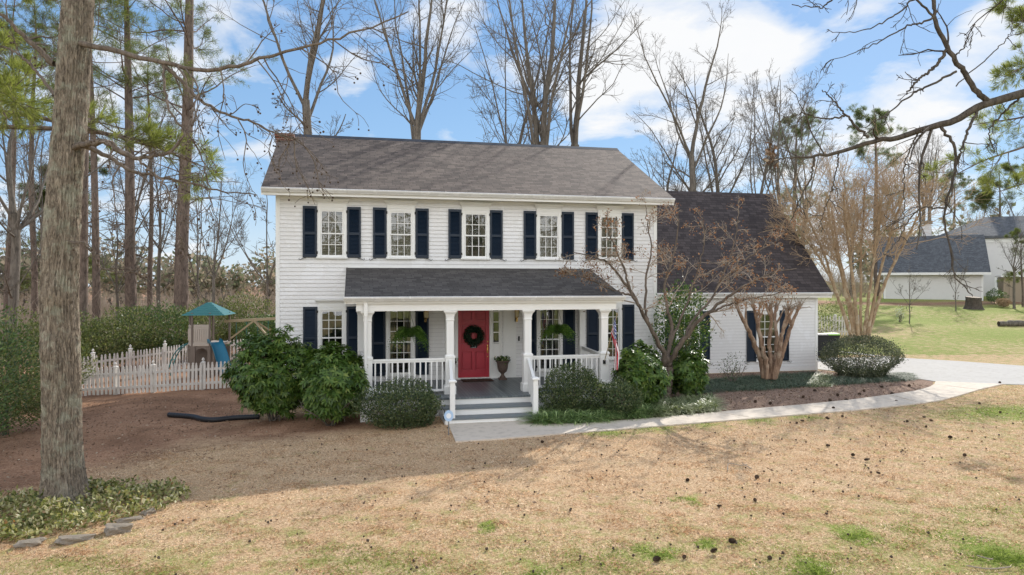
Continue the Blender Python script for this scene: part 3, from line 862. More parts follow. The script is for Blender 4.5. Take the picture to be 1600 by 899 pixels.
# shallow brick chimney on the left gable
m = MB(); m.box(-6.0, XL - .002, 3.5, 5.3, -.3, 7.7); m.box(-6.03, -5.5, 3.75, 5.1, 7.7, 8.25); m.box(-6.08, -5.46, 3.7, 5.15, 8.25, 8.36)
m.build('chimney', M['brick'], house)

# windows and shutters of the main block
for i, (a, b) in enumerate(WIN_UP):
    window(a, b, UZ0, UZ1, 0, 3, 2, 'curtain' if i == 2 else 'blind')
    shutter(a - .40, a - .015, UZ0 - .02, UZ1 + .02, 0, 1); shutter(b + .015, b + .40, UZ0 - .02, UZ1 + .02, 0, -1)
for i, (a, b, c) in enumerate(WIN_LO):
    window(a, b, c, LZ1, 0, 3, 3, 'curtain' if i in (1, 2) else 'none', cap=i in (0, 3))
    shutter(a - .40, a - .015, c - .02, LZ1 + .02, 0, 1, False); shutter(b + .015, b + .40, c - .02, LZ1 + .02, 0, -1, False)

# entrance
PF = .52
m = MB()
m.box(-.56, -.475, -.06, .1, PF, 2.72); m.box(.475, .56, -.06, .1, PF, 2.72); m.box(-.475, .475, -.058, .1, 2.655, 2.72)
m.box(-.86, -.80, -.05, .1, PF, 2.72); m.box(.80, .86, -.05, .1, PF, 2.72)
m.box(-.80, -.56, -.05, .1, 2.56, 2.72); m.box(.56, .80, -.05, .1, 2.56, 2.72)
m.box(-.80, -.56, -.03, .1, PF, 1.55); m.box(.56, .80, -.03, .1, PF, 1.55)
m.box(-.75, -.61, -.038, .1, PF + .18, 1.45); m.box(.61, .75, -.038, .1, PF + .18, 1.45)
m.box(-.9, .9, -.12, .1, PF - .02, PF + .035)
surround = m.build('door_surround', M['trim'], house, .004)
for sg in (-1, 1):
    m = MB(); x0, x1 = (-.80, -.56) if sg < 0 else (.56, .80)
    m.box(x0, x0 + .035, -.03, 0, 1.552, 2.558); m.box(x1 - .035, x1, -.03, 0, 1.552, 2.558)
    for z in (1.565, 1.875, 2.185, 2.495): m.box(x0 + .035, x1 - .035, -.028, -.002, z, z + .03)
    s = m.build('sidelight', M['trim'], house)
    m = MB(); m.quad((x0 + .035, -.012, 1.56), (x1 - .035, -.012, 1.56), (x1 - .035, -.012, 2.55), (x0 + .035, -.012, 2.55)); m.build('pane', M['glass'], s)
m = MB()
m.box(-.473, .473, .030, .06, PF + .036, 2.653)
fr = -.012
st = .11
m.box(-.473, -.473 + st, fr, .03, PF + .036, 2.653); m.box(.473 - st, .473, fr, .03, PF + .036, 2.653); m.box(-.05, .05, fr + .001, .03, PF + .037, 2.652)
for a, b in ((PF + .037, PF + .27), (1.33, 1.56), (2.15, 2.27), (2.53, 2.652)): m.box(-.473 + st, .473 - st, fr + .0005, .03, a, b)
for x0, x1 in ((-.335, -.08), (.08, .335)):
    for a, b in ((PF + .31, 1.29), (1.60, 2.11), (2.30, 2.50)): m.box(x0, x1, fr + .012, .03, a, b)
door = m.build('door', M['door'], house, .004)
m = MB(); m.lathe([(0, 0), (.022, .004), (.026, .018), (.012, .03)], (0, 0, 0), 12)
kb = m.build('door_knob', M['brass'], door); kb.rotation_euler = (R(90), 0, 0); kb.location = (.42, fr, 1.62)
m = MB(); m.box(.40, .44, fr - .012, fr, 1.28, 1.52); m.tube([(.42, fr - .01, 1.48), (.42, fr - .05, 1.46), (.42, fr - .055, 1.36), (.42, fr - .01, 1.29)], .011, 8); m.build('door_handle', M['brass'], door)
m = MB(); m.lathe([(0, 0), (.016, .003), (.016, .02)], (0, 0, 0), 10); kb = m.build('door_knob', M['brass'], door); kb.rotation_euler = (R(90), 0, 0); kb.location = (.42, fr, 1.17)
m = MB(); m.prism([(-.12, 1.46), (-.09, 1.43), (.09, 1.43), (.12, 1.46), (.09, 1.50), (-.09, 1.50)], fr - .016, fr - .001, 'y'); pl = m.build('number_plate', M['black'], door)
cu = bpy.data.curves.new('numerals', 'FONT'); cu.body = '353'; cu.size = .085; cu.align_x = 'CENTER'; cu.align_y = 'CENTER'; cu.extrude = .002
cu.materials.append(M['sign_white'])
tmp = bpy.data.objects.new('house_number', cu); COL.objects.link(tmp)
nme = bpy.data.meshes.new_from_object(tmp.evaluated_get(bpy.context.evaluated_depsgraph_get())); bpy.data.objects.remove(tmp)
to = link('house_number', nme, M['sign_white']); to.parent = pl; to.rotation_euler = (R(90), 0, 0); to.location = (0, fr - .019, 1.465)
# panelled bay right of the door, bell and sockets
m = MB(); m.box(.90, 1.30, -.03, .05, PF, 2.70); m.box(.95, 1.25, -.037, .05, PF + .12, 1.35); m.box(.95, 1.25, -.037, .05, 1.47, 2.62); m.build('wall_panel', M['trim'], house, .003)
m = MB(); m.box(1.36, 1.41, -.045, -.012, 1.62, 1.76); m.build('door_bell', M['black'], house, .005)
for x, z in ((1.55, 1.1), (-1.35, 1.05)):
    m = MB(); m.box(x - .04, x + .04, -.05, -.012, z - .06, z + .06); m.build('outlet_cover', M['steel'], house, .005)
def sconce(x):
    m = MB(); m.box(x - .05, x + .05, -.03, -.012, 2.20, 2.52); m.tube([(x, -.03, 2.30), (x, -.10, 2.27), (x, -.14, 2.32)], .01, 6)
    m.lathe([(.03, 0), (.065, .03), (.075, .2)], (x, -.14, 2.33), 6); m.lathe([(.085, 0), (.06, .05), (.02, .1), (.012, .14)], (x, -.14, 2.53), 6)
    w = m.build('wall_lantern', M['brass'], house)
    g = MB(); g.lathe([(.068, 0), (.078, .165)], (x, -.14, 2.36), 6); g.build('lantern_pane', M['candle'], w)
sconce(-1.42); sconce(1.30)

# porch
PX0, PX1, PYF = -3.36, 3.33, -2.97
m = MB(); m.box(PX0, PX1, PYF, -.034, PF - .045, PF); m.box(-1.38, 1.02, -3.32, PYF - .001, PF - .0455, PF - .0005); m.build('porch_floor', M['planks'], house, .004)
for q in ((PX0 + .04, -1.36, PYF + .03, PYF + .07, -.25), (1.0, PX1 - .04, PYF + .03, PYF + .07, -.05), (PX0 + .04, PX0 + .08, PYF + .071, -.04, -.25), (PX1 - .08, PX1 - .04, PYF + .071, -.04, -.05)):
    m = MB(); m.box(*q, PF - .046); m.build('porch_skirt', M['trim'], house)
SX0, SX1 = -1.36, .98
for k, (yf, yb, z) in enumerate(((-3.74, -3.29, .335), (-4.10, -3.71, .15))):
    m = MB(); m.box(SX0, SX1, yf, yb, z - .042, z); m.build('tread', M['grey_floor'], house, .006)
for yf, z0, z1 in ((-3.285, .336, PF - .047), (-3.70, .151, .292), (-4.07, .0, .107)):
    m = MB(); m.box(SX0 + .02, SX1 - .02, yf, yf + .03, z0, z1); m.build('riser', M['trim'], house)
for x in (SX0 + .001, SX1 - .051):
    m = MB(); m.prism([(-2.98, -.1), (-4.05, -.1), (-4.05, .10), (-3.70, .105), (-3.70, .29), (-3.30, .29), (-3.30, PF - .05), (-2.98, PF - .05)], x, x + .05, 'x')
    m.build('stringer', M['trim'], house)
COLS = [-3.14, -1.06, 1.0, 3.13]; CYM = -2.66
def square(m, cx, cy, w, z0, z1): m.box(cx - w / 2, cx + w / 2, cy - w / 2, cy + w / 2, z0, z1)
def flare(m, cx, cy, levels):
    vs = []; 
    for w, z in levels: vs += [(cx - w / 2, cy - w / 2, z), (cx + w / 2, cy - w / 2, z), (cx + w / 2, cy + w / 2, z), (cx - w / 2, cy + w / 2, z)]
    k = len(levels); fs = [(j * 4 + i, j * 4 + (i + 1) % 4, (j + 1) * 4 + (i + 1) % 4, (j + 1) * 4 + i) for j in range(k - 1) for i in range(4)]
    m.add(vs, fs + [(3, 2, 1, 0), (4 * k - 4, 4 * k - 3, 4 * k - 2, 4 * k - 1)])
def column(cx, cy):
    m = MB()
    flare(m, cx, cy, [(.30, PF + .001), (.30, PF + .20), (.26, PF + .22), (.235, PF + .235), (.235, 1.44), (.265, 1.455), (.265, 1.50), (.21, 1.525), (.19, 1.53), (.19, 2.40), (.215, 2.41), (.215, 2.44), (.20, 2.45), (.205, 2.50), (.24, 2.57), (.33, 2.63), (.34, 2.665)])
    m.build('column', M['trim'], house, .005)
for x in COLS: column(x, CYM)
for x in (-3.30, 3.34):
    m = MB(); flare(m, x, -.11, [(.24, PF + .001), (.24, PF + .2), (.17, PF + .22), (.17, 2.45), (.26, 2.62), (.26, 2.665)]); m.build('pilaster', M['trim'], house, .005)
m = MB(); m.box(-3.42, 3.44, CYM - .14, CYM + .14, 2.667, 2.93); m.box(-3.42, -3.16, CYM + .141, -.034, 2.667, 2.93); m.box(3.18, 3.44, CYM + .141, -.034, 2.667, 2.93)
m.build('porch_beam', M['trim'], house, .004)
m = MB(); m.box(-3.40, 3.42, CYM + .14, -.035, 2.90, 2.92); m.build('porch_ceiling', M['trim'], house)
m = MB(); px0, px1 = -3.70, 3.62
m.add([(px0, -2.92, 3.03), (px1, -2.92, 3.03), (px1, -.02, 3.815), (px0, -.02, 3.815), (px0, -2.92, 2.97), (px1, -2.92, 2.97), (px1, -.02, 3.755), (px0, -.02, 3.755)],
      [(0, 1, 2, 3), (7, 6, 5, 4), (0, 4, 5, 1), (1, 5, 6, 2), (3, 7, 4, 0)])
proof = m.build('porch_roof', M['porch_roof'], house)
m = MB()
for x in (px0 + .001, px1 - .031): m.add([(x, -2.9, 2.968), (x + .03, -2.9, 2.968), (x + .03, -.035, 3.75), (x, -.035, 3.75), (x, -2.9, 2.86), (x + .03, -2.9, 2.86), (x + .03, -.035, 2.86), (x, -.035, 2.86)], [(0, 1, 2, 3), (4, 7, 6, 5), (0, 4, 5, 1), (1, 5, 6, 2), (2, 6, 7, 3), (3, 7, 4, 0)])
m.box(px0 + .032, px1 - .032, -2.88, -2.81, 2.86, 2.966); m.build('porch_fascia', M['trim'], proof)
m = MB(); m.box(px0 + .032, px1 - .032, -2.80, CYM - .141, 2.86, 2.88); m.build('porch_soffit', M['trim'], proof)
gutter(px0 - .02, px1 + .02, -3.0, 3.035, proof, (-2.1, .2, 2.0))
m = MB(); m.box(-3.23, -3.14, -2.90, -2.83, 2.55, 2.93); m.tube([(-3.185, -2.86, 2.9), (-3.185, -2.86, 2.60), (-3.2, -2.82, .1)], .04, 8); m.build('downspout', M['trim'], house, .004)
m = MB(); m.box(px0 + .05, px1 - .05, -.03, -.016, 3.80, 3.86); m.build('flashing', M['trim'], house)

def rail(p0, p1, nb, h, low, parent=house, w=.075):
    a, b = Vector(p0), Vector(p1)
    m = MB(); m.bar(a + Vector((0, 0, h)), b + Vector((0, 0, h)), w, .05); m.bar(a + Vector((0, 0, h - .05)), b + Vector((0, 0, h - .05)), w * .55, .045); m.bar(a + Vector((0, 0, low)), b + Vector((0, 0, low)), w * .6, .055)
    r = m.build('railing', M['trim'], parent, .003)
    for i in range(nb):
        p = a + (b - a) * ((i + .5) / nb)
        q = MB(); q.box(p.x - .018, p.x + .018, p.y - .018, p.y + .018, p.z + low + .02, p.z + h - .06); q.build('baluster', M['trim'], r)
rail((COLS[0] + .12, CYM, PF), (COLS[1] - .12, CYM, PF), 13, .90, .10)
rail((COLS[2] + .12, CYM, PF), (COLS[3] - .12, CYM, PF), 13, .90, .10)
rail((COLS[3], CYM + .13, PF), (3.34, -.22, PF), 14, .90, .10)
rail((COLS[0], CYM + .13, PF), (-3.3, -.22, PF), 14, .90, .10)
NW = [(-1.17, -3.98), (.88, -3.98)]
for (nx, ny), cx in zip(NW, (COLS[1], COLS[2])):
    m = MB(); flare(m, nx, ny, [(.125, 0.0), (.125, 1.0), (.19, 1.005), (.19, 1.04), (.12, 1.07)]); m.build('newel_post', M['trim'], house, .005)
    rail((cx, CYM - .13, PF), (nx, ny + .07, .10), 11, .86, .12)

# wing
WW = [(6.55, 7.35), (10.05, 10.85)]
wz0, wz1 = .42, 2.30
WW = []
for px0_, px1_ in ((1055, 1093), (1181, 1217)):
    pts = []
    for px in (px0_, px1_):
        u = (px - 800) / F; t = (WY - CY) / (-u * SA + CA); pts.append(CX + (u * CA + SA) * t)
    WW.append(tuple(pts))
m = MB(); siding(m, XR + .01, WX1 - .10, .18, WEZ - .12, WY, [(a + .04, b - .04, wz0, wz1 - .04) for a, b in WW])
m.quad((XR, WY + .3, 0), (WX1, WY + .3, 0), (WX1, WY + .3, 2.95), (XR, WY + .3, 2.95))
ww = m.build('wing_wall', [M['siding'], M['dark'], M['lap_shade']], house); ww.data.polygons[len(ww.data.polygons) - 1].material_index = 1
m = MB(); BY = 2 * WRY - WY
m.prism([(WY + .001, -.1), (BY, -.1), (BY, WEZ + .2), (WRY, WRZ - .15), (WY + .001, WEZ + .2)], WX1 - .06, WX1, 'x'); m.box(XR, WX1 - .061, BY - .06, BY, -.1, WEZ); m.build('wing_side_wall', M['siding'], house)
m = MB(); m.box(WX1 - .10, WX1 + .012, WY - .03, WY + .1, -.1, WEZ - .02); m.build('corner_board', M['trim'], house, .004)
m = MB(); m.box(XR + .01, WX1 - .102, WY - .028, WY + .05, -.2, .178); m.build('foundation', M['siding'], house)
wr = roof_slab('wing_roof', XR + .005, 14.37, WEY, WEZ, WRY, WRZ, 2 * WRY - WEY, WEZ, M['wing_roof'], .08)
m = MB(); m.prism([(WRY - .14, WRZ - .13), (WRY, WRZ + .03), (WRY + .14, WRZ - .13), (WRY + .14, WRZ - .18), (WRY, WRZ - .03), (WRY - .14, WRZ - .18)], XR + .006, 14.38, 'x'); m.build('ridge_cap', M['wing_roof'], wr)
m = MB(); m.prism([(WEY + .02, WEZ - .075), (WRY, WRZ - .115), (2 * WRY - WEY, WEZ - .09), (2 * WRY - WEY, WEZ - .25), (WRY, WRZ - .28), (WEY + .02, WEZ - .22)], 14.33, 14.372, 'x'); m.build('rake_board', M['trim'], wr)
m = MB(); m.box(XR + .01, 14.32, WEY + .03, WEY + .06, WEZ - .2, WEZ - .07); m.box(XR + .01, 14.32, WEY + .061, WY - .015, WEZ - .14, WEZ - .12); m.build('fascia', M['trim'], wr)
gutter(XR + .012, 14.36, WEY - .075, WEZ - .005, wr, (8.5, 11))
for a, b in WW:
    window(a, b, wz0, wz1, WY, 3, 3, 'curtain', cap=False)
    shutter(a - .40, a - .015, wz0 - .02, wz1 + .02, WY, 1); shutter(b + .015, b + .40, wz0 - .02, wz1 + .02, WY, -1)

# ------------------------------------------------------------------ things on the porch
m = MB(); m.box(-.42, .48, -.72, -.20, PF + .002, PF + .022)
tag(m.build('doormat', M['mat'], None, .006), 'dark brown doormat lying on the porch before the red door', 'doormat')

def wreath():
    g = np.random.default_rng(21)
    N = 1900
    a = g.uniform(0, 2 * math.pi, N); b = g.uniform(0, 2 * math.pi, N)
    rr = .20 + .105 * np.cos(b) * np.sqrt(g.random(N)); yy = -.075 - .06 * np.sin(b)
    C = np.stack([.0 + rr * np.cos(a), yy, 1.80 + rr * np.sin(a)], 1)
    D = np.stack([np.cos(a + 1.1) * 1.0 + .5 * np.cos(b) * np.cos(a), -.5 + g.normal(size=N) * .4, np.sin(a + 1.1) + .5 * np.cos(b) * np.sin(a)], 1)
    V, f = leaves(g, C, D, g.normal(size=(N, 3)), g.uniform(.04, .075, N), .022)
    o = link('wreath', np_mesh('wreath', V, [f]), M['leaf_wreath'])
    tag(o, 'round dark green leafy wreath hanging on the red front door', 'wreath')
    m = MB(); m.tube([(.205 * math.cos(t), -.07, 1.80 + .205 * math.sin(t)) for t in np.linspace(0, 2 * math.pi, 33)], .06, 8); m.build('frame', M['dark'], o)
wreath()

def urn(x, y, label):
    t = thing('urn_planter', label, 'planter', (x, y, PF), group=None)
    m = MB(); m.box(-.11, .11, -.11, .11, .002, .05)
    m.smooth = True
    m.lathe([(.10, .051), (.085, .08), (.05, .13), (.045, .17), (.07, .20), (.12, .24), (.15, .33), (.165, .45), (.185, .52), (.215, .545), (.215, .565), (.18, .57), (.17, .54), (.0, .53)], (0, 0, 0), 20)
    m.build('urn', M['urn'], t)
    g = np.random.default_rng(int(abs(x) * 100)); N = 260
    C = np.stack([g.normal(size=N) * .08, g.normal(size=N) * .08, np.full(N, .54)], 1)
    D = g.normal(size=(N, 3)) * .7 + np.array([0, 0, 1.0])
    V, f = leaves(g, C + norm(D) * g.uniform(0, .12, N)[:, None], D, g.normal(size=(N, 3)), .07, .035)
    link('foliage', np_mesh('foliage', V, [f]), M['leaf_camellia'], t)
    C = np.stack([g.uniform(-.15, .15, 40), g.uniform(-.15, .15, 40), g.uniform(.58, .68, 40)], 1)
    V, f = leaves(g, C, g.normal(size=(40, 3)), g.normal(size=(40, 3)), .05, .05)
    link('blossoms', np_mesh('blossoms', V, [f]), M['flower'], t)
urn(.80, -.42, 'brown cast iron urn right of the red door, fully in view, white flowers')
urn(-.78, -.42, 'brown cast iron urn left of the red door, half hidden by the stair newel')

def fern(x, y, z, label):
    t = thing('hanging_fern', label, 'fern', (x, y, z), group=None)
    m = MB(); m.smooth = True; m.lathe([(.05, -.16), (.11, -.14), (.155, 0), (.165, .01), (.15, .015), (.0, .0)], (0, 0, 0), 16)
    m.build('basket', M['black'], t)
    m = MB()
    for a in (0, 2.1, 4.2): m.tube([(.15 * math.cos(a), .15 * math.sin(a), 0), (0, 0, .5)], .004, 4)
    m.tube([(0, 0, .5), (0, 0, 2.90 - z)], .004, 4); m.build('hanger', M['black'], t)
    g = np.random.default_rng(int(x * 100) % 97)
    Vs = []
    for k in range(230):
        a = g.uniform(0, 6.28); el = g.uniform(.25, 1.4); L = g.uniform(.36, .62) if k % 3 else g.uniform(.14, .36)
        n = 14; s = np.linspace(0, 1, n)
        h = s * L * math.cos(el * .8); zz = s * L * math.sin(el) - (s ** 2) * L * g.uniform(.9, 1.65)
        P = np.stack([h * math.cos(a), h * math.sin(a), zz + .0], 1) + np.array([.05 * math.cos(a), .05 * math.sin(a), 0])
        T = norm(np.gradient(P, axis=0)); S = np.cross(T, [0, 0, 1.0]); S = norm(S)
        for sg in (-1, 1):
            w = .075 * np.sin(np.pi * (s * .85 + .15))[:, None]
            Vs.append(leaves(g, P, S * sg + T * .35 - np.array([0, 0, .15]), np.array([[0, 0, 1.0]]).repeat(n, 0), w[:, 0] + .015, .030))
    V, F_ = merge(Vs)
    link('fronds', np_mesh('fronds', V, F_), M['leaf_fern'], t)
fx = at(640, 515, 18.6); fern(fx[0] - .02, -2.2, 2.12, 'hanging fern basket left of the door before the porch window')
fx = at(876, 510, 19.0); fern(fx[0] - .03, -2.2, 2.14, 'hanging fern basket right of the door before the curtained window')

def flag():
    A = Vector((3.10, -2.80, 1.25)); B = Vector(at(964, 492, 18.0))
    t = thing('flag', 'drooping red, white and blue flag on a slanted wooden pole at the porch', 'flag', tuple(A))
    m = MB(); m.tube([Vector((0, 0, 0)), B - A], .012, 8); m.lathe([(.0, 0), (.022, .02), (.012, .05)], tuple(B - A), 8); m.build('pole', M['wood_pole'], t)
    m = MB(); m.box(-.03, .03, -.03, .03, -.05, .05); m.build('bracket', M['black'], t)
    # cloth: u along fly (hangs down), v along hoist (along pole)
    nu, nv = 76, 39
    d = (A - B).normalized()
    V = []; mi = []
    for i in range(nu + 1):
        for j in range(nv + 1):
            u, v = i / nu, j / nv
            hp = B + d * (v * .58 * (1 - .38 * min(1, u * 1.6)))
            drop = u * (1.42 - .30 * v) + .0
            bx = -.05 * v * u - .06 * u
            w = .065 * min(1, u * 4)
            ph = v * 15 + u * 2.2
            V.append((hp.x + (.34 * v) * min(1, u * 1.5) * .75 + bx - .04 + w * .55 * math.sin(ph), hp.y - .02 + w * 1.5 * math.cos(ph * .8), hp.z - drop))
    V = np.array(V) - np.array(A)
    I = np.arange((nu + 1) * (nv + 1)).reshape(nu + 1, nv + 1)
    Q = np.stack([I[:-1, :-1], I[1:, :-1], I[1:, 1:], I[:-1, 1:]], -1).reshape(-1, 4)
    me = np_mesh('cloth', V, [Q], True)
    for k in ('flag_red', 'flag_white', 'flag_blue'): me.materials.append(M[k])
    for i in range(nu):
        for j in range(nv):
            s = j // 3
            c = 0 if s % 2 == 0 else 1
            if j < 21 and i < nu * .4:
                c = 2
                ii, jj = i / (nu * .4) * 11, j / 21 * 9
                fi, fj = ii - int(ii), jj - int(jj)
                if (int(ii) + int(jj)) % 2 == 0 and fi > .2 and fj > .2: c = 1
            mi.append(c)
    me.polygons.foreach_set('material_index', mi)
    link('cloth', me, None, t)
flag()

# round sign on a stake by the steps
sx, sy, sz = gpt(701, 680)
t = thing('yard_sign', 'small round pale blue sign on a stake left of the porch steps', 'sign', (sx, sy, sz))
m = MB(); m.box(-.012, .012, -.006, .006, -.1, .36); m.build('stake', M['steel'], t)
m = MB(); m.prism([(.105 * math.cos(a), .43 + .125 * math.sin(a)) for a in np.linspace(0, 2 * math.pi, 28, endpoint=False)], -.022, -.008, 'y'); d_ = m.build('sign_face', M['sign_blue'], t)
m = MB(); m.prism([(.055 * math.cos(a), .43 + .06 * math.sin(a)) for a in np.linspace(0, 2 * math.pi, 24, endpoint=False)], -.026, -.0225, 'y'); m.build('emblem', M['sign_white'], d_)

# black corrugated drain pipe on the bare soil
P_ = [gpt(*p) for p in ((264, 652), (300, 655), (316, 659), (335, 660), (365, 657), (405, 655))]
pp, rr_ = poly([(p[0], p[1], p[2] + .065) for p in P_], 150, [.065] * 6)
rr_ = rr_ * (1 + .07 * np.sin(np.arange(150) * 1.9))[None]
V, Q = tubes(pp, rr_, 14)
tag(link('drain_pipe', np_mesh('drain_pipe', V, [Q], True), M['pipe']), 'black corrugated drain pipe lying on the bare red soil', 'pipe')

# ------------------------------------------------------------------ picket fences
def picket_mesh(w, h, t=.022):
    m = MB(); m.prism([(-w / 2, 0), (w / 2, 0), (w / 2, h - .11), (w * .30, h - .085), (w * .42, h - .05), (0, h), (-w * .42, h - .05), (-w * .30, h - .085), (-w / 2, h - .11)], -t / 2, t / 2, 'y')
    o = m.build('picket', M['fence']); me = o.data; bpy.data.objects.remove(o); return me
def fence(label, pts, h, step, posts, post_h, group=None, mat='fence', ball=True, pw=.075):
    x0, y0 = pts[0][:2]
    t = thing('picket_fence', label, 'fence', (x0, y0, tz(x0, y0)), group=group)
    me = picket_mesh(pw, h)
    P = [Vector((p[0], p[1], p[2])) for p in pts]
    org = Vector(t.location)
    rnd = random.Random(len(pts) * 7 + int(h * 100))
    for k in range(len(P) - 1):
        a, b = P[k], P[k + 1]; L = (b - a).length; n = max(1, int(L / step)); d = (b - a).normalized()
        rz = math.atan2(d.y, d.x)
        for i in range(n):
            p = a + (b - a) * ((i + .5) / n)
            o = link('picket', me, None, t); o.location = p - org + Vector((0, 0, .04 + rnd.uniform(-.012, .012))); o.rotation_euler = (rnd.uniform(-.02, .02), rnd.uniform(-.025, .025), rz)
        nrm = Vector((-d.y, d.x, 0))
        for z in (.24, h - .22):
            m = MB(); m.bar(a - org + Vector((0, 0, z)) + nrm * .035, b - org + Vector((0, 0, z)) + nrm * .035, .04, .08); m.build('rail', M[mat], t)
    for f in posts:
        s = f * (len(P) - 1); k = min(int(s), len(P) - 2); p = P[k] + (P[k + 1] - P[k]) * (s - k) - org
        d = (P[k + 1] - P[k]).normalized(); p = p + Vector((-d.y, d.x, 0)) * .11
        m = MB(); flare(m, p.x, p.y, [(.11, p.z - .1), (.11, p.z + post_h), (.14, p.z + post_h + .005), (.14, p.z + post_h + .03), (.03, p.z + post_h + .07)])
        if ball: m.lathe([(.0, 0), (.045, .03), (.05, .06), (.03, .1), (.0, .13)], (p.x, p.y, p.z + post_h + .065), 8)
        m.build('post', M[mat], t, .004)
    return t
def ground_at(px, d):
    x, y = xy(px, d); return (x, y, tz(x, y))
fence('weathered low picket fence on the bare soil, nearest the dirt path', [ground_at(104, 23.2), ground_at(240, 23.5), ground_at(385, 23.9)], .93, .128, [.02, .27, .49, .76, .99], .92, ball=True)
fence('taller white picket fence with ball topped posts running behind the play tower', [ground_at(60, 24.8), ground_at(148, 26.3), ground_at(207, 27.6), ground_at(261, 29.2), ground_at(300, 30.6), ground_at(390, 32.0)], 1.06, .15, [.2, .4, .6, .8, 1.0], 1.16)
fence('short white picket fence beyond the garage corner behind the bins', [ground_at(1268, 38), ground_at(1345, 38)], 1.05, .15, [.0, .5, 1.0], 1.1, ball=False)

# ------------------------------------------------------------------ play tower
def playset():
    D = 27.5
    x0, y0 = xy(316, D); z0 = tz(x0, y0)
    t = thing('play_tower', 'plastic play tower with teal roof, blue slide and swing beam', 'playset', (x0, y0, z0), -R(6))
    s = D / F
    def X(px): return (px - 316) * s
    def Z(py): return CH + (Y0 - py) * s - z0
    dp = .62
    posts = [(X(299), -.1), (X(309), -dp), (X(335), -dp), (X(353), .35), (X(322), .85)]
    for x, y in posts:
        m = MB(); m.box(x - .035, x + .035, y - .035, y + .035, -.1, Z(488)); m.build('post', M['brown_plastic'], t, .008)
    m = MB(); cx = X(327) - .02
    for j in range(7):   # ribbed hip canopy
        f0, f1 = j / 7, (j + 1) / 7
        w0, w1 = (1 - f0) * .74 + .05, (1 - f1) * .74 + .05
        za, zb = Z(492) + (Z(473) - Z(492)) * f0, Z(492) + (Z(473) - Z(492)) * f1
        flare(m, cx, .05, [(w0 * 2, za), (w0 * 2 - .02, za + .03), (w1 * 2 + .03, zb)])
    m.build('roof', M['green_plastic'], t)
    def panel(a, b, z1, z2):
        a, b = Vector((*a, 0)), Vector((*b, 0)); d = (b - a).normalized(); n = Vector((d.y, -d.x, 0)); L = (b - a).length
        m = MB(); m.bar(a + Vector((0, 0, (z1 + z2) / 2)), b + Vector((0, 0, (z1 + z2) / 2)), .03, z2 - z1)
        k = int(L / .075)
        for i in range(k):
            p = a + d * (L * (i + .5) / k) + n * .022
            m.bar(p + Vector((0, 0, z1 + .08)), p + Vector((0, 0, z2 - .16)), .045, .02)
        p = a + d * L * .5 + n * .018; m.bar(p + d * -.14 + Vector((0, 0, z2 - .08)), p + d * .14 + Vector((0, 0, z2 - .08)), .012, .05)
        m.build('wall_panel', M['tan_plastic'], t, .006)
    panel((X(297), -.06), (X(307), -dp + .03), Z(535), Z(507)); panel((X(311), -dp), (X(333.5), -dp), Z(535), Z(506))
    m = MB(); m.prism([(X(296), -.1), (X(308), -dp - .03), (X(338), -dp - .03), (X(356), .35), (X(322), .9)], Z(539), Z(535), 'z'); m.build('platform', M['tan_plastic'], t, .01)
    # arched lower wall
    m = MB()
    def arch(a, b, zt):
        a, b = Vector((*a, 0)), Vector((*b, 0)); L = (b - a).length; d = (b - a).normalized()
        for f in (0.06, .94): p = a + (b - a) * f; m.bar(p + Vector((0, 0, 0)), p + Vector((0, 0, zt)), .1, .06)
        pts = [a + (b - a) * (.5 + .38 * math.cos(q)) + Vector((0, 0, zt - .30 + .22 * math.sin(q))) for q in np.linspace(0, math.pi, 7)]
        for p, q in zip(pts[:-1], pts[1:]): m.add([p, q, (q.x, q.y, zt), (p.x, p.y, zt)], [(0, 1, 2, 3)])
        m.bar(a + Vector((0, 0, .38)), b + Vector((0, 0, .38)), .05, .12)
    arch((X(297), -.07), (X(308), -dp), Z(539)); arch((X(310), -dp), (X(335), -dp), Z(539)); arch((X(337), -dp), (X(354), .33), Z(539))
    m.build('base_wall', M['brown_plastic'], t)
    m = MB(); a = (X(310), -dp + .25); m.box(X(299), X(352), .3, .34, .0, Z(541)); m.build('back_wall', M['brown_plastic'], t)
    # slide
    pts = [(X(340), -dp - .02, Z(533)), (X(346), -dp - .2, Z(534)), (X(355), -dp - .5, Z(546)), (X(364), -dp - .85, Z(562)), (X(371), -dp - 1.2, Z(571)), (X(382), -dp - 1.6, Z(574))]
    c = poly(pts, 26)[0]
    V = []; 
    T = norm(np.gradient(c, axis=0)); S = norm(np.cross(T, [0, 0, 1.0]))
    for w, h in ((-.24, .14), (-.22, .0), (.22, .0), (.24, .14)): V.append(c + S * w + np.array([0, 0, h]))
    V = np.stack(V, 1); V2 = V.copy(); V2[:, :, 2] -= .03; V = np.concatenate([V, V2[:, ::-1]], 1)
    k = V.shape[1]; I = np.arange(26 * k).reshape(26, k)
    Q = np.stack([I[:-1], I[1:], np.roll(I[1:], -1, 1), np.roll(I[:-1], -1, 1)], -1).reshape(-1, 4)
    link('slide', np_mesh('slide', V.reshape(-1, 3), [Q], True), M['blue_plastic'], t)
    # ladder arc on the left
    for dy in (0, .42):
        m = MB(); m.smooth = True
        m.tube([tuple(p) for p in poly([(X(297), -.2 + dy, Z(536)), (X(287), -.2 + dy, Z(541)), (X(275), -.2 + dy, Z(556)), (X(265), -.2 + dy, 0.0)], 20)[0]], .022, 8); m.build('climbing_bar', M['green_plastic'], t)
    for f in (.25, .5, .75):
        q = poly([(X(297), -.2, Z(536)), (X(287), -.2, Z(541)), (X(275), -.2, Z(556)), (X(265), -.2, 0.0)], 20)[0][int(f * 19)]
        m = MB(); m.tube([tuple(q), (q[0], q[1] + .42, q[2])], .016, 6); m.build('rung', M['green_plastic'], t)
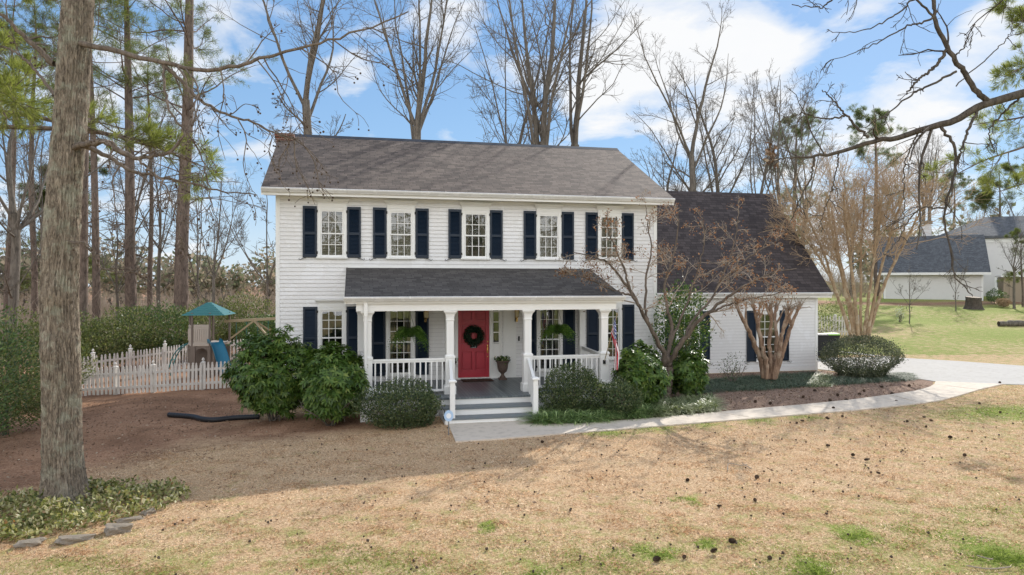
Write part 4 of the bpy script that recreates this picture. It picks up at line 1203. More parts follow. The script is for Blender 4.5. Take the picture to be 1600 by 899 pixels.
    # swing beam with braces and swing seats
    bx1 = X(450); m = MB(); m.bar((X(346), .3, Z(503)), (bx1, .3, Z(498)), .09, .11); m.build('swing_beam', M['wood_pole'], t, .006)
    for dy in (-.9, .9):
        m = MB(); m.bar((X(391), .3, Z(502)), (X(391) + .95, .3 + dy, Z(522) - .3), .06, .06); m.bar((bx1 - .1, .3, Z(498)), (bx1 - .05, .3 + dy, 0), .08, .08); m.build('brace', M['wood_pole'], t)
    m = MB(); m.bar((X(391), .25, Z(503)), (X(356), .3, Z(530)), .06, .06); m.build('brace', M['wood_pole'], t)
    for sx_ in (X(372), X(405)):
        m = MB()
        for dx in (-.2, .2): m.tube([(sx_ + dx, .3, Z(502)), (sx_ + dx, .3, .55)], .01, 5)
        sw = m.build('swing_rope', M['green_plastic'], t); m = MB(); m.box(sx_ - .22, sx_ + .22, .2, .4, .52, .55); m.build('swing_seat', M['green_plastic'], sw)
playset()

# ------------------------------------------------------------------ wheelie bins
def wheelie(px, d, label, lid_mat):
    x, y = xy(px, d)
    t = thing('wheelie_bin', label, 'bin', (x, y, .02), R(-8))
    m = MB(); flare(m, 0, 0, [(.48, .06), (.52, .2), (.60, .92), (.62, .93), (.62, .97)]); m.build('body', M['bin'], t, .02)
    m = MB(); m.prism([(-.34, .972), (.33, .972), (.33, 1.0), (.1, 1.06), (-.25, 1.05), (-.34, 1.0)], -.31, .31, 'x'); m.build('lid', M[lid_mat], t, .01)
    for sx_ in (-.27, .27):
        m = MB(); m.smooth = True; m.lathe([(.0, -.03), (.1, -.03), (.11, 0), (.1, .03), (0, .03)], (0, 0, 0), 14); w = m.build('wheel', M['black'], t); w.rotation_euler = (0, R(90), 0); w.location = (sx_, .24, .11)
    m = MB(); m.tube([(-.25, .33, .95), (-.25, .40, 1.0), (.25, .40, 1.0), (.25, .33, .95)], .015, 6); m.build('handle', M['bin'], t)
wheelie(1279, 31.5, 'black wheeled bin with black lid tight against the garage corner', 'bin')
wheelie(1297, 31.8, 'black wheeled bin with lime green lid beside the round bush', 'lime')

# ------------------------------------------------------------------ neighbour's buildings
def neighbour():
    D = 60.0
    def W(px, d=D): return xy(px, d)
    x0, y0 = W(1381, 62.0); x1, y1 = W(1536, 58.6); zb = tz(*W(1458)) - .1
    ang = math.atan2(y1 - y0, x1 - x0); L = math.hypot(x1 - x0, y1 - y0)
    t = thing('neighbour_garage', 'white neighbouring garage with blue grey roof up the grassy slope', 'garage', (x0, y0, zb), ang)
    H = CH + (Y0 - 426) * 62 / F - zb
    m = MB(); m.box(0, L, 0, 7, -.6, H); m.build('wall', M['nb_wall'], t)
    rise = 3.35
    for xx in (.001, L - .081): m = MB(); m.prism([(.0, H - .22), (7, H - .22), (3.6, H + rise - .25)], xx, xx + .08, 'x'); m.build('gable_wall', M['nb_wall'], t)
    m = MB(); m.prism([(-.45, H - .05), (3.6, H + rise), (7.5, H - .05), (7.5, H - .2), (3.6, H + rise - .2), (-.45, H - .2)], -.5, L + .5, 'x'); r = m.build('roof', M['nb_roof'], t)
    m = MB(); m.box(-.52, L + .52, -.5, -.452, H - .24, H - .03); m.build('gutter', M['trim'], r)
    for xx in (0, L - .12):
        m = MB(); m.box(xx, xx + .14, -.03, .0, -.3, H - .21); m.build('corner_board', M['trim'], t)
    x2, y2 = W(1536, 66)
    t = thing('neighbour_house', 'white two storey neighbouring house with dark roof behind the garage', 'house', (x2, y2, zb), ang)
    k = 66 / F
    h2 = (466 - 368) * k
    m = MB(); m.box(-3.6, 9, 0, 8, -.6, h2); m.build('wall', M['nb_wall'], t)
    m = MB(); m.add([(-4.0, -.4, h2), (9.4, -.4, h2), (9.4, 8.4, h2), (-4.0, 8.4, h2), (.6, 4, h2 + 2.1), (9.4, 4, h2 + 2.1), (-4.0, -.4, h2 - .22), (9.4, -.4, h2 - .22), (9.4, 8.4, h2 - .22), (-4.0, 8.4, h2 - .22)], [(0, 1, 5, 4), (1, 2, 5), (2, 3, 4, 5), (3, 0, 4), (0, 6, 7, 1), (1, 7, 8, 2), (2, 8, 9, 3), (3, 9, 6, 0), (6, 9, 8, 7)]); m.build('roof', M['nb_roof'], t)
    m = MB(); m.box(-3.65, 9, -.05, 0, h2 - .6, h2 - .26); m.build('frieze_board', M['trim'], t)
    m = MB(); m.box(.9, 1.9, -.04, 0, .0, 2.2); d_ = m.build('door', M['trim'], t); 
    m = MB(); m.box(1.1, 1.7, -.06, -.041, 1.1, 2.0); m.build('pane', M['glass'], d_)
    m = MB(); m.box(-4.9, -4.1, 1.5, 2.3, -.6, h2 + 1.45); c_ = m.build('chimney', M['nb_wall'], t)
    m = MB(); m.box(-5.0, -4.0, 1.4, 2.4, h2 + 1.46, h2 + 1.75); m.build('chimney_cap', M['stone'], c_)
    x3, y3 = W(1568, 58)
    t = thing('garden_shed', 'low tan shed with flat white edged roof beside the white house', 'shed', (x3, y3, tz(x3, y3) - .1), ang)
    hh = 40 * 58 / F
    m = MB(); m.box(0, 5, 0, 3, -.5, hh); m.build('wall', M['nb_tan'], t)
    m = MB(); m.box(-.2, 5.2, -.2, 3.2, hh + .002, hh + .14); m.build('roof', M['trim'], t)
    m = MB(); m.box(.4, 1.3, -.04, 0, 0, 1.9); m.build('door', M['nb_tan'], t)
neighbour()

def stump(px, py, d, r, h, label):
    x, y = xy(px, d)
    g = np.random.default_rng(px)
    t = thing('tree_stump', label, 'stump', (x, y, tz(x, y) - .05))
    n = 26; V = []; ks = [0, .12, .3, .6, .9, 1.0]
    wob = 1 + .1 * g.normal(size=n)
    for j, f in enumerate(ks):
        for i in range(n):
            a = 2 * math.pi * i / n; rr = r * (1 + .5 * (1 - f) ** 4) * (wob[i] * .5 + .5) * (1 + .03 * g.normal())
            V.append((rr * math.cos(a), rr * math.sin(a), h * f * (1 + .06 * math.sin(a) * (f == 1))))
    I = np.arange(len(ks) * n).reshape(len(ks), n)
    Q = np.stack([I[:-1], np.roll(I[:-1], -1, 1), np.roll(I[1:], -1, 1), I[1:]], -1).reshape(-1, 4)
    link('trunk', np_mesh('trunk', V, [Q]), M['bark_dark'], t)
    link('cut_face', np_mesh('cut_face', np.array(V)[-n:] + np.array([0, 0, .003]), [np.arange(n)[None]]), M['twig_pale'], t)
stump(1521, 480, 52, .5, .95, 'large dark tree stump in front of the white garage')
def fallen_log():
    x, y = xy(1588, 43); z = tz(x, y)
    pp, rr = poly([(x - 1.0, y + .3, z + .14), (x, y, z + .17), (x + 1.4, y - .3, z + .15)], 14, [.16, .19, .15])
    V, Q = tubes(pp, rr * (1 + .1 * np.random.default_rng(2).normal(size=rr.shape)), 12)
    tag(link('fallen_log', np_mesh('fallen_log', V, [Q]), M['bark_grey']), 'grey fallen log on the green slope at the right edge', 'log')
fallen_log()

# ------------------------------------------------------------------ shrubs
def stems(g, size, n, mat, parent, r=.018):
    Ps = []
    for _ in range(n):
        d = norm(np.array([g.normal() * .6, g.normal() * .6, 1.0])); e = d * np.array(size) * g.uniform(.9, 1.4); e[2] = min(abs(e[2]), size[2] * 1.6)
        b = np.array([g.normal() * .08, g.normal() * .08, 0])
        Ps.append(poly([b, b + (e - b) * .5 + g.normal(size=3) * .06, e], 7)[0])
    P = np.stack(Ps); Rr = np.linspace(r, r * .35, 7)[None].repeat(n, 0)
    c, cr = grow(g, P, Rr, 4, (.3, .95), (25, 60), (.3, .5), 5, rmin=.003)
    V, Q = merge([tubes(P, Rr, 5), tubes(c, cr, 3)])
    link('stems', np_mesh('stems', V, Q), mat, parent)

def bush(name, label, cat, loc, size, n, L, W, mat, seed, group=None, zmin=-.97, depth=.35, lumps=10, stem=True, up=.45, rz=0.0, sink=.92):
    g = np.random.default_rng(seed)
    t = thing(name, label, cat, (loc[0], loc[1], tz(loc[0], loc[1]) + (loc[2] if len(loc) > 2 else 0)), rz, group)
    p, d = lumpy(g, n, size, lumps, zmin, depth, sink)
    D = d * .8 + g.normal(size=p.shape) * .55 + np.array([0, 0, up])
    V, f = leaves(g, p, D, d + g.normal(size=p.shape) * .5, g.uniform(.7, 1.2, len(p)) * L, W * g.uniform(.8, 1.2, len(p)))
    link('foliage', np_mesh('foliage', V, [f]), M[mat], t)
    if stem: stems(g, size, 7, M['bark_grey'], t)
    return t

def rhodo(label, loc, size, n, seed, mat='leaf_rhodo', L=.17, W=.058, droop=.3, group=None):
    """whorls of long drooping leaves on a lumpy surface"""
    g = np.random.default_rng(seed)
    t = thing('rhododendron', label, 'shrub', (loc[0], loc[1], tz(loc[0], loc[1]) - .02), 0, group)
    p, d = lumpy(g, n, size, 12, -.95, .30)
    ax = norm(d * .7 + np.array([0, 0, .55]) + g.normal(size=p.shape) * .25)
    nl = 9
    ref = norm(np.cross(ax, g.normal(size=p.shape))); bi = np.cross(ax, ref)
    Vs = []
    C = []; Dm = []; U = []
    for k in range(nl):
        a = 2 * math.pi * k / nl + g.uniform(-.3, .3, len(p))
        rad = ref * np.cos(a)[:, None] + bi * np.sin(a)[:, None]
        Dm.append(rad + ax * g.uniform(-.25, .45, len(p))[:, None] - np.array([0, 0, droop]) * g.uniform(.3, 1, len(p))[:, None]); C.append(p); U.append(ax)
    C, Dm, U = map(np.concatenate, (C, Dm, U))
    N = len(C); Dm = norm(Dm); S = norm(np.cross(Dm, U)); Nn = np.cross(S, Dm)
    ll = g.uniform(.7, 1.2, N)[:, None] * L; ww = W * g.uniform(.85, 1.15, N)[:, None]
    m1 = C + Dm * ll * .45 + Nn * ll * .06; tip = C + Dm * ll - np.array([0, 0, 1.0]) * ll * .14
    V = np.stack([C, m1 + S * ww * .5 - Nn * ww * .1, tip, m1 - S * ww * .5 - Nn * ww * .1, m1 - Nn * ww * .22], 1).reshape(-1, 3)
    b = (np.arange(N) * 5)[:, None]
    f = np.concatenate([b + np.array([[0, 1, 2, 4]]), b + np.array([[0, 4, 2, 3]])])
    link('foliage', np_mesh('foliage', V, [f]), M[mat], t)
    stems(g, size, 9, M['bark_grey'], t, .025)
    return t

def put(px, d): x, y = xy(px, d); return (x, y)
rhodo('tall rounded green rhododendron at the left corner of the house', put(428, 17.9), (1.10, 1.0, 1.22), 1250, 31)
rhodo('broad green rhododendron beside the left end porch column', put(518, 17.1), (.96, .9, 1.04), 1150, 32)
bush('azalea', 'dark low azalea left of the porch steps before the railing', 'shrub', put(632, 16.6), (1.14, .76, .66), 12000, .058, .028, 'leaf_azalea', 33, depth=.5, sink=.62, lumps=16)
bush('azalea', 'wide dark azalea directly right of the porch steps', 'shrub', put(897, 17.65), (.90, .54, .80), 11500, .058, .028, 'leaf_azalea', 34, depth=.5, sink=.62, lumps=16)
bush('azalea', 'small sunlit azalea below the drooping flag', 'shrub', put(968, 17.6), (.54, .5, .60), 5500, .058, .028, 'leaf_azalea', 35, depth=.5, sink=.62, lumps=14)
rhodo('sunlit rounded rhododendron at the right end of the porch behind the flag', put(1003, 18.7), (.74, .75, .93), 800, 36, L=.15)
rhodo('small rhododendron right of the maple trunk', put(1080, 20.2), (.52, .45, .74), 420, 37, L=.14)
rhodo('low rhododendron sprawling behind the maple trunk base', put(1040, 20.8), (.55, .5, .55), 300, 38, L=.14)
bush('camellia', 'tall narrow camellia between the main house and the wing', 'shrub', put(1066, 21.6), (.86, .7, 1.78), 6200, .09, .045, 'leaf_camellia', 39, depth=.6, lumps=22)
bush('sparse_shrub', 'thin straggly shrub before the wing wall', 'shrub', put(1143, 23.6), (.55, .4, .55), 420, .06, .026, 'leaf_azalea', 40, depth=.7)
bush('round_bush', 'clipped round grey green bush by the driveway', 'bush', put(1346, 25.2), (1.36, 1.2, .92), 26000, .05, .027, 'leaf_round', 41, depth=.22, lumps=34, sink=.56)

# evergreen hedges on the left, each shrub its own
hl = ['broad dark evergreen shrub at the left edge behind the big trunk', 'tall loose evergreen shrub at the far left margin', 'dark evergreen shrub low beside the big trunk on its left']
for k, (px, d, sz, nn_) in enumerate(((8, 17.5, (1.25, 1.3, 1.75), 9500), (-75, 15.2, (1.6, 1.5, 2.0), 7500), (62, 21.5, (1.5, 1.2, 1.25), 6500))):
    bush('evergreen_shrub', hl[k], 'shrub', put(px, d), sz, nn_, .085, .038, ('leaf_olive', 'leaf_hedge', 'leaf_olive')[k], 50 + k, depth=.5, lumps=20, sink=.75)
names = ['behind the fence just right of the big trunk', 'behind the white fence, second from the big trunk', 'behind the white fence at its middle, darkest of the row', 'behind the white fence left of the play tower', 'directly behind the play tower roof', 'between the play tower and the house corner', 'under the swing beam by the house', 'beyond the fence partly hidden by the big trunk']
for k, (px, d, sz, mt) in enumerate(((150, 29.5, (1.7, 1.5, 1.35), 'leaf_olive'), (195, 31, (1.6, 1.5, 1.45), 'leaf_hedge'), (243, 32, (1.7, 1.5, 1.40), 'leaf_hedge'), (285, 33, (1.6, 1.5, 1.55), 'leaf_hedge'), (335, 35.5, (1.8, 1.5, 1.5), 'leaf_olive'), (385, 36, (1.7, 1.5, 1.45), 'leaf_hedge'), (418, 34.5, (1.4, 1.3, 1.2), 'leaf_hedge'), (105, 29, (1.6, 1.5, 1.4), 'leaf_olive'))):
    sz = (sz[0], sz[1], sz[2] * (.86 + .12 * (k % 3)))
    bush('evergreen_shrub', 'evergreen shrub ' + names[k], 'shrub', put(px, d), sz, 5600, .11, .05, ('leaf_hedge' if k in (2, 6) else 'leaf_olive'), 60 + k, depth=.5, lumps=22)
for k, (px, d, sz, lab) in enumerate(((1556, 55, (.9, .8, .6), 'green shrub between the white garage and the tan shed'), (1568, 53, (.5, .45, .35), 'tan grass clump below the tan shed'), (1262, 34.5, (1.4, 1.2, .9), 'dark shrub mass behind the garage wing corner'), (1310, 41, (1.6, 1.3, .9), 'olive shrub on the bank beyond the short picket fence'))):
    bush('garden_shrub', lab, 'shrub', put(px, d), sz, 1500, .1, .045, ('leaf_hedge', 'twig_tan', 'leaf_olive', 'leaf_olive')[k], 80 + k, depth=.4)

# low ground cover: nobody could count the blades
def cover(name, label, cat, pts_fn, n, L, W, mat, seed, droop=.6, up=1.0, spread=.8):
    g = np.random.default_rng(seed)
    C = pts_fn(g, n)
    D = g.normal(size=C.shape) * spread; D[:, 2] = up
    V, f = blades(g, C, D, g.uniform(.65, 1.15, len(C)) * L, W * g.uniform(.8, 1.2, len(C)), droop)
    tag(link(name, np_mesh(name, V, [f]), M[mat]), label, cat, kind='stuff')
def strip(pA, pB, clump=.16):
    A = np.array([gpt(*p) for p in pA]); B = np.array([gpt(*p) for p in pB])
    def fn(g, n):
        k = n // 26
        s = g.uniform(0, len(A) - 1.001, k); i = s.astype(int); f = (s - i)[:, None]
        a = A[i] * (1 - f) + A[i + 1] * f; b = B[i] * (1 - f) + B[i + 1] * f
        w = g.random(k)[:, None]; c = a * (1 - w) + b * w
        c = np.repeat(c, 26, 0); c[:, :2] += g.normal(size=(len(c), 2)) * clump * .35
        c[:, 2] = terrain(c[:, 0], c[:, 1])
        return c
    return fn
cover('liriope_border', 'green strap leaved liriope border along the walkway edge by the steps', 'ground cover', strip([(842, 663), (880, 662), (930, 660), (980, 654), (1020, 651)], [(838, 652), (880, 648), (930, 645), (980, 640), (1020, 637)]), 8500, .50, .019, 'leaf_liriope', 90)
cover('liriope_border', 'pale variegated liriope border along the walkway under the maple', 'ground cover', strip([(1015, 652), (1060, 648), (1116, 642)], [(1015, 636), (1060, 630), (1112, 625)]), 7500, .42, .019, 'leaf_liriope_pale', 91)
cover('mondo_grass', 'dark green mondo grass bed before the wing wall', 'ground cover', strip([(1085, 618), (1130, 612), (1180, 611), (1230, 607), (1262, 603)], [(1088, 598), (1130, 593), (1180, 588), (1230, 585), (1275, 583)], .3), 14000, .24, .009, 'leaf_mondo', 92, .8)
cover('mondo_grass', 'dark green mondo grass around the round bush and driveway edge', 'ground cover', strip([(1300, 602), (1340, 601), (1380, 598), (1410, 595), (1425, 593)], [(1296, 590), (1340, 590), (1380, 587), (1405, 585), (1420, 584)], .3), 9000, .22, .009, 'leaf_mondo', 93, .8)
cover('pale_ground_cover', 'whitish low plant mat at the garage corner', 'ground cover', strip([(1262, 608), (1300, 603)], [(1268, 588), (1296, 586)], .25), 3000, .16, .012, 'leaf_liriope_pale', 94, .6)

def tree_bed():
    g = np.random.default_rng(95)
    px = g.uniform(-10, 256, 9000); py = g.uniform(738, 848, 9000)
    # outline of the bed in plan
    c = np.array([gpt(95, 795)[:2]])
    N = 15000
    N = 11000
    a = g.uniform(0, 2 * math.pi, N); r = np.sqrt(g.random(N))
    X = c[0, 0] + r * np.cos(a) * 1.75 + .2 * np.cos(a * 3); Y = c[0, 1] - .18 + r * np.sin(a) * 1.35
    lump = .5 + .5 * np.sin(X * 4.3 + 1.0) * np.sin(Y * 5.1 + X)
    kk = g.random(N) < (.35 + .65 * lump); X, Y, lump = X[kk], Y[kk], lump[kk]; N = len(X)
    Z = terrain(X, Y) + g.random(N) * (.10 + .28 * lump) * (1.05 - .5 * r[kk])
    C = np.stack([X, Y, Z], 1)
    D = g.normal(size=(N, 3)) + np.array([0, 0, .5])
    V, f = leaves(g, C, D, g.normal(size=(N, 3)) * .6 + np.array([0, 0, 1.0]), g.uniform(.05, .10, N), g.uniform(.03, .055, N))
    tag(link('ground_cover', np_mesh('ground_cover', V, [f]), M['leaf_ivy']), 'yellow green leafy ground cover around the foot of the big trunk', 'ground cover', kind='stuff')
tree_bed()

def stone(px, py, sx_, sy_, sz_, seed, label, rz):
    g = np.random.default_rng(seed)
    x, y, z = gpt(px, py)
    import bmesh
    bm = bmesh.new(); bmesh.ops.create_icosphere(bm, subdivisions=3, radius=1)
    ph = g.uniform(0, 6, 6)
    for v in bm.verts:
        q = v.co.normalized()
        k = 1 + .18 * math.sin(q.x * 3 + ph[0]) * math.sin(q.y * 4 + ph[1]) + .1 * math.sin(q.z * 7 + q.x * 5 + ph[2]) + .03 * g.normal()
        q = Vector((max(-.8, min(.8, q.x)), max(-.75, min(.75, q.y)), max(-.6, min(.55, q.z)))) * k
        v.co = Vector((q.x * sx_, q.y * sy_, q.z * sz_))
    me = bpy.data.meshes.new('stone'); bm.to_mesh(me); bm.free()
    o = link('border_stone', me, M['stone']); o.location = (x, y, z + sz_ * .25); o.rotation_euler = (g.uniform(-.15, .15), g.uniform(-.15, .15), rz)
    tag(o, label, 'stone', 'stones edging the tree bed')
stone(185, 831, .20, .17, .12, 1, 'pale block shaped stone at the right front of the tree bed', .3)
stone(203, 814, .22, .09, .06, 2, 'long flat tilted stone just behind the pale block stone', .5)
stone(232, 803, .12, .09, .07, 3, 'small pale stone at the right tip of the tree bed', .9)
stone(118, 845, .27, .16, .08, 4, 'large flat grey slab stone at the front of the tree bed', .25)
stone(46, 851, .20, .13, .07, 5, 'dark flat stone at the left front of the tree bed', .0)

# ------------------------------------------------------------------ litter on the lawn
def cone_mesh():
    g = np.random.default_rng(4); m = MB()
    n = 120
    for i in range(n):
        f = (i + .5) / n; a = i * 2.39996; z = f * .11
        r = .045 * math.sin(math.pi * (f * .82 + .13)) ** .8
        c, s = math.cos(a), math.sin(a)
        w = .016
        p0 = Vector((c * r * .3, s * r * .3, z)); tip = Vector((c * r, s * r, z + .008)); sd = Vector((-s, c, 0)) * w / 2
        m.add([p0, tip * .8 + sd + Vector((0, 0, z * .2)), tip, tip * .8 - sd + Vector((0, 0, z * .2))], [(0, 1, 2, 3)])
    m.lathe([(.0, 0), (.02, .01), (.026, .05), (.006, .105)], (0, 0, 0), 8)
    o = m.build('pine_cone', M['cone']); me = o.data; bpy.data.objects.remove(o); return me
def ball_mesh():
    import bmesh
    bm = bmesh.new(); bmesh.ops.create_icosphere(bm, subdivisions=2, radius=.014)
    for i, v in enumerate(bm.verts): v.co *= 1.45 if i % 2 else 1.0
    me = bpy.data.meshes.new('gum_ball'); bm.to_mesh(me); bm.free(); me.materials.append(M['gumball']); return me
CONE, BALL = cone_mesh(), ball_mesh()
def litter():
    g = np.random.default_rng(8)
    spots = [(1077, 752), (1181, 750), (1120, 793), (1181, 785), (1376, 743), (1020, 880), (1068, 875), (1110, 867), (1200, 875), (1330, 713), (1138, 850), (1290, 655), (1318, 653), (1257, 660), (1292, 657), (1245, 663), (1505, 714), (1447, 654), (1452, 658), (1562, 646), (1488, 686), (1563, 600), (1398, 628), (850, 693), (1290, 698), (1350, 722), (1446, 668), (1530, 632), (1420, 660), (1300, 640)]
    for i, (px, py) in enumerate(spots):
        x, y, z = gpt(px, py)
        o = link('pine_cone', CONE, None); k = g.uniform(.6, .95); o.scale = (k, k, k)
        o.location = (x, y, z + .045 * k); o.rotation_euler = (R(90) + g.normal() * .25, g.uniform(0, 6), g.uniform(0, 6))
        tag(o, 'dark brown pine cone lying on the dry lawn', 'pine cone', 'pine cones scattered over the lawn')
    k = 0
    while k < 170:
        u = g.uniform(-.55, .73); d = 8 + 10 * g.random() ** 1.2
        x = CX + u * d * CA + d * SA; y = CY - u * d * SA + d * CA
        D, G, Mu = zone(x, y)
        if D > .5 or Mu > .5 or y > -4.5 or (u < -.3 and d > 10.5): continue
        if in_poly(np.array([x]), np.array([y]), WF + WB[::-1])[0]: continue
        o = link('gum_ball', BALL, None); s = g.uniform(.7, 1.15); o.scale = (s, s, s); o.location = (x, y, tz(x, y) + .03); o.rotation_euler = g.uniform(0, 6, 3)
        tag(o, 'tiny dark spiky seed ball lying on the dry lawn', 'seed ball', 'seed balls scattered over the lawn'); k += 1
    # cones on the mulch bed
    for px, py in ((1255, 622), (1310, 619), (1326, 627), (1340, 618), (1352, 613), (1396, 617), (1205, 632), (1270, 612), (1420, 604), (1180, 629), (1300, 628), (1375, 606)):
        x, y, z = gpt(px, py)
        o = link('pine_cone', CONE, None); o.location = (x, y, z + .04); o.rotation_euler = (R(90), g.uniform(0, 6), g.uniform(0, 6))
        tag(o, 'dark pine cone lying on the reddish mulch bed', 'pine cone', 'pine cones on the mulch bed')
    for i, (pts, lab) in enumerate((([(1137, 738), (1139, 727), (1158, 730), (1168, 728)], 'pale crooked fallen stick on the lawn below the walkway'), ([(1160, 727), (1174, 735)], 'short dark fallen stick beside the pale crooked one'), ([(1527, 872), (1540, 876), (1552, 878)], 'grey fallen stick at the lower right corner of the lawn'), ([(1400, 766), (1412, 768)], 'tiny fallen stick on the right lawn'), ([(1510, 888), (1545, 893), (1580, 890)], 'long thin fallen stick at the bottom right edge'))):
        Q = [gpt(*p) for p in pts]
        pp, rr = poly([(q[0], q[1], q[2] + .03) for q in Q], 12, [.008] * len(Q)); V, F_ = tubes(pp, rr, 6)
        tag(link('fallen_stick', np_mesh('fallen_stick', V, [F_]), M['twig']), lab, 'stick')
litter()

# ------------------------------------------------------------------ trees
def tree_parts(thick, thin, mt, mc, parent):
    """thick, thin: lists of (P, R, sides)"""
    V, Q = merge([tubes(*b) for b in thick]); link('trunk', np_mesh('trunk', V, Q, True), mt, parent)
    if thin:
        V, Q = merge([tubes(*b) for b in thin]); link('branches', np_mesh('branches', V, Q), mc, parent)

def bare_tree(seed, H, r, fork, limbs, la=(8, 32), stems_=1, side=9, sub=7, tw=5, twr=.0068, wob=.05, low=0, lean=0.02, llen=(.75, 1.0)):
    """leafless hardwood at the origin: returns thick, thin batches"""
    g = np.random.default_rng(seed)
    thick, thin = [], []
    L1 = []; R1 = []
    for s in range(stems_):
        az = g.uniform(0, 6.28); off = (0 if stems_ == 1 else .35 * r * 2) * np.array([math.cos(az), math.sin(az), 0])
        ln = lean if stems_ == 1 else g.uniform(.03, .14)
        fk = fork * g.uniform(.85, 1.15) if stems_ > 1 else fork
        rs = r if stems_ == 1 else r * g.uniform(.6, .85)
        a = g.uniform(0, 6.28) if stems_ == 1 else az
        pts = [off + np.array([0, 0, -.3])]
        for q in (.15, .5, .8, 1.0): pts.append(off + np.array([math.cos(a) * ln * fk * q + g.normal() * .05, math.sin(a) * ln * fk * q + g.normal() * .05, fk * q]))
        tp, tr = poly(pts, 16, [rs * 1.35, rs * 1.05, rs, rs * .92, rs * .84])
        thick.append((tp, tr, 10))
        top = pts[-1]
        nl = limbs if stems_ == 1 else max(2, limbs // 2)
        a0 = g.uniform(0, 6.28)
        for k in range(nl):
            ang = R(g.uniform(*la)) * (0.25 if k == 0 else 1); az = a0 + k * 2 * math.pi / max(1, nl - 1) + g.uniform(-.4, .4)
            d = np.array([math.sin(ang) * math.cos(az), math.sin(ang) * math.sin(az), math.cos(ang)])
            L = (H - fk) * g.uniform(*llen) * (1.0 if k == 0 else .92)
            b = top - (pts[-1] - pts[-2]) * g.uniform(0, .7) * (k > 0)
            P = [b]
            n = 11
            for i in range(n):
                d = norm(d + g.normal(size=3) * wob + np.array([0, 0, .045])); P.append(P[-1] + d * L / n)
            L1.append(np.array(P)); R1.append(np.linspace(rs * (.62 if k == 0 else .38), .014, n + 1))
        if low:
            P, Rr = grow(g, tp, tr, low, (.45, .95), (45, 75), (.28, .5), 9, .10, .06, .3, .012)
            L1 += list(_pad(P, 12)); R1 += list(_padr(Rr, 12))
    P1, R1_ = np.stack(L1), np.stack(R1)
    thick.append((P1, R1_, 7))
    P2, R2 = grow(g, P1, R1_, side, (.12, .98), (22, 58), (.22, .48), 8, .10, .06, .45, .009)
    P3, R3 = grow(g, P2, R2, sub, (.15, 1.0), (22, 60), (.28, .55), 6, .13, .05, .6, twr)
    P4, R4 = grow(g, P3, R3, tw, (.15, 1.0), (25, 65), (.35, .7), 4, .16, .03, .7, twr * .8)
    thin = [(P2, R2, 5), (P3, R3, 4), (P4, R4, 3)]
    return thick, thin
def _pad(P, k):
    x = np.linspace(0, P.shape[1] - 1.001, k); i = x.astype(int); f = (x - i)[None, :, None]
    return P[:, i] * (1 - f) + P[:, i + 1] * f
def _padr(Rr, k):
    x = np.linspace(0, Rr.shape[1] - 1.001, k); i = x.astype(int); f = (x - i)[None, :]
    return Rr[:, i] * (1 - f) + Rr[:, i + 1] * f

T_BARE = {}
def template(key, *a, mt='bark_grey', mc='bark_grey', **k):
    e = bpy.data.objects.new('bare_tree', None)
    th, tn = bare_tree(*a, **k)
    V, Q = merge([tubes(*b) for b in th]); me1 = np_mesh('trunk', V, Q, True); me1.materials.append(M[mt])
    V, Q = merge([tubes(*b) for b in tn]); me2 = np_mesh('branches', V, Q); me2.materials.append(M[mc])
    T_BARE[key] = (me1, me2)
    bpy.data.objects.remove(e)
#
template('fork', 101, 24, .25, 11.5, 6, la=(10, 30), low=1)
template('spire', 102, 25, .24, 13.0, 4, la=(14, 38), low=4, wob=.06)
template('multi', 103, 24, .34, 9.5, 7, la=(10, 30), stems_=3)
template('oak', 104, 19, .22, 8.5, 6, la=(15, 50), low=4, wob=.09)
template('slim', 105, 17, .13, 7.0, 5, la=(10, 30), side=8, sub=7, tw=5, low=3, wob=.05)
template('sapling', 106, 9, .07, 3.0, 5, la=(12, 40), side=6, sub=5, tw=4, twr=.008, low=3, wob=.08)
def bare(key, px, d, label, scale=1.0, rz=0.0, group='bare hardwood trees behind the house', name='bare_tree', zs=None):
    x, y = xy(px, d)
    t = thing(name, label, 'tree', (x, y, tz(x, y) - .1), rz, group)
    t.scale = (scale, scale, zs or scale)
    for nm, me in zip(('trunk', 'branches'), T_BARE[key]): link(nm, me, None, t)
    return t
BG = 'bare hardwood trees behind the house'
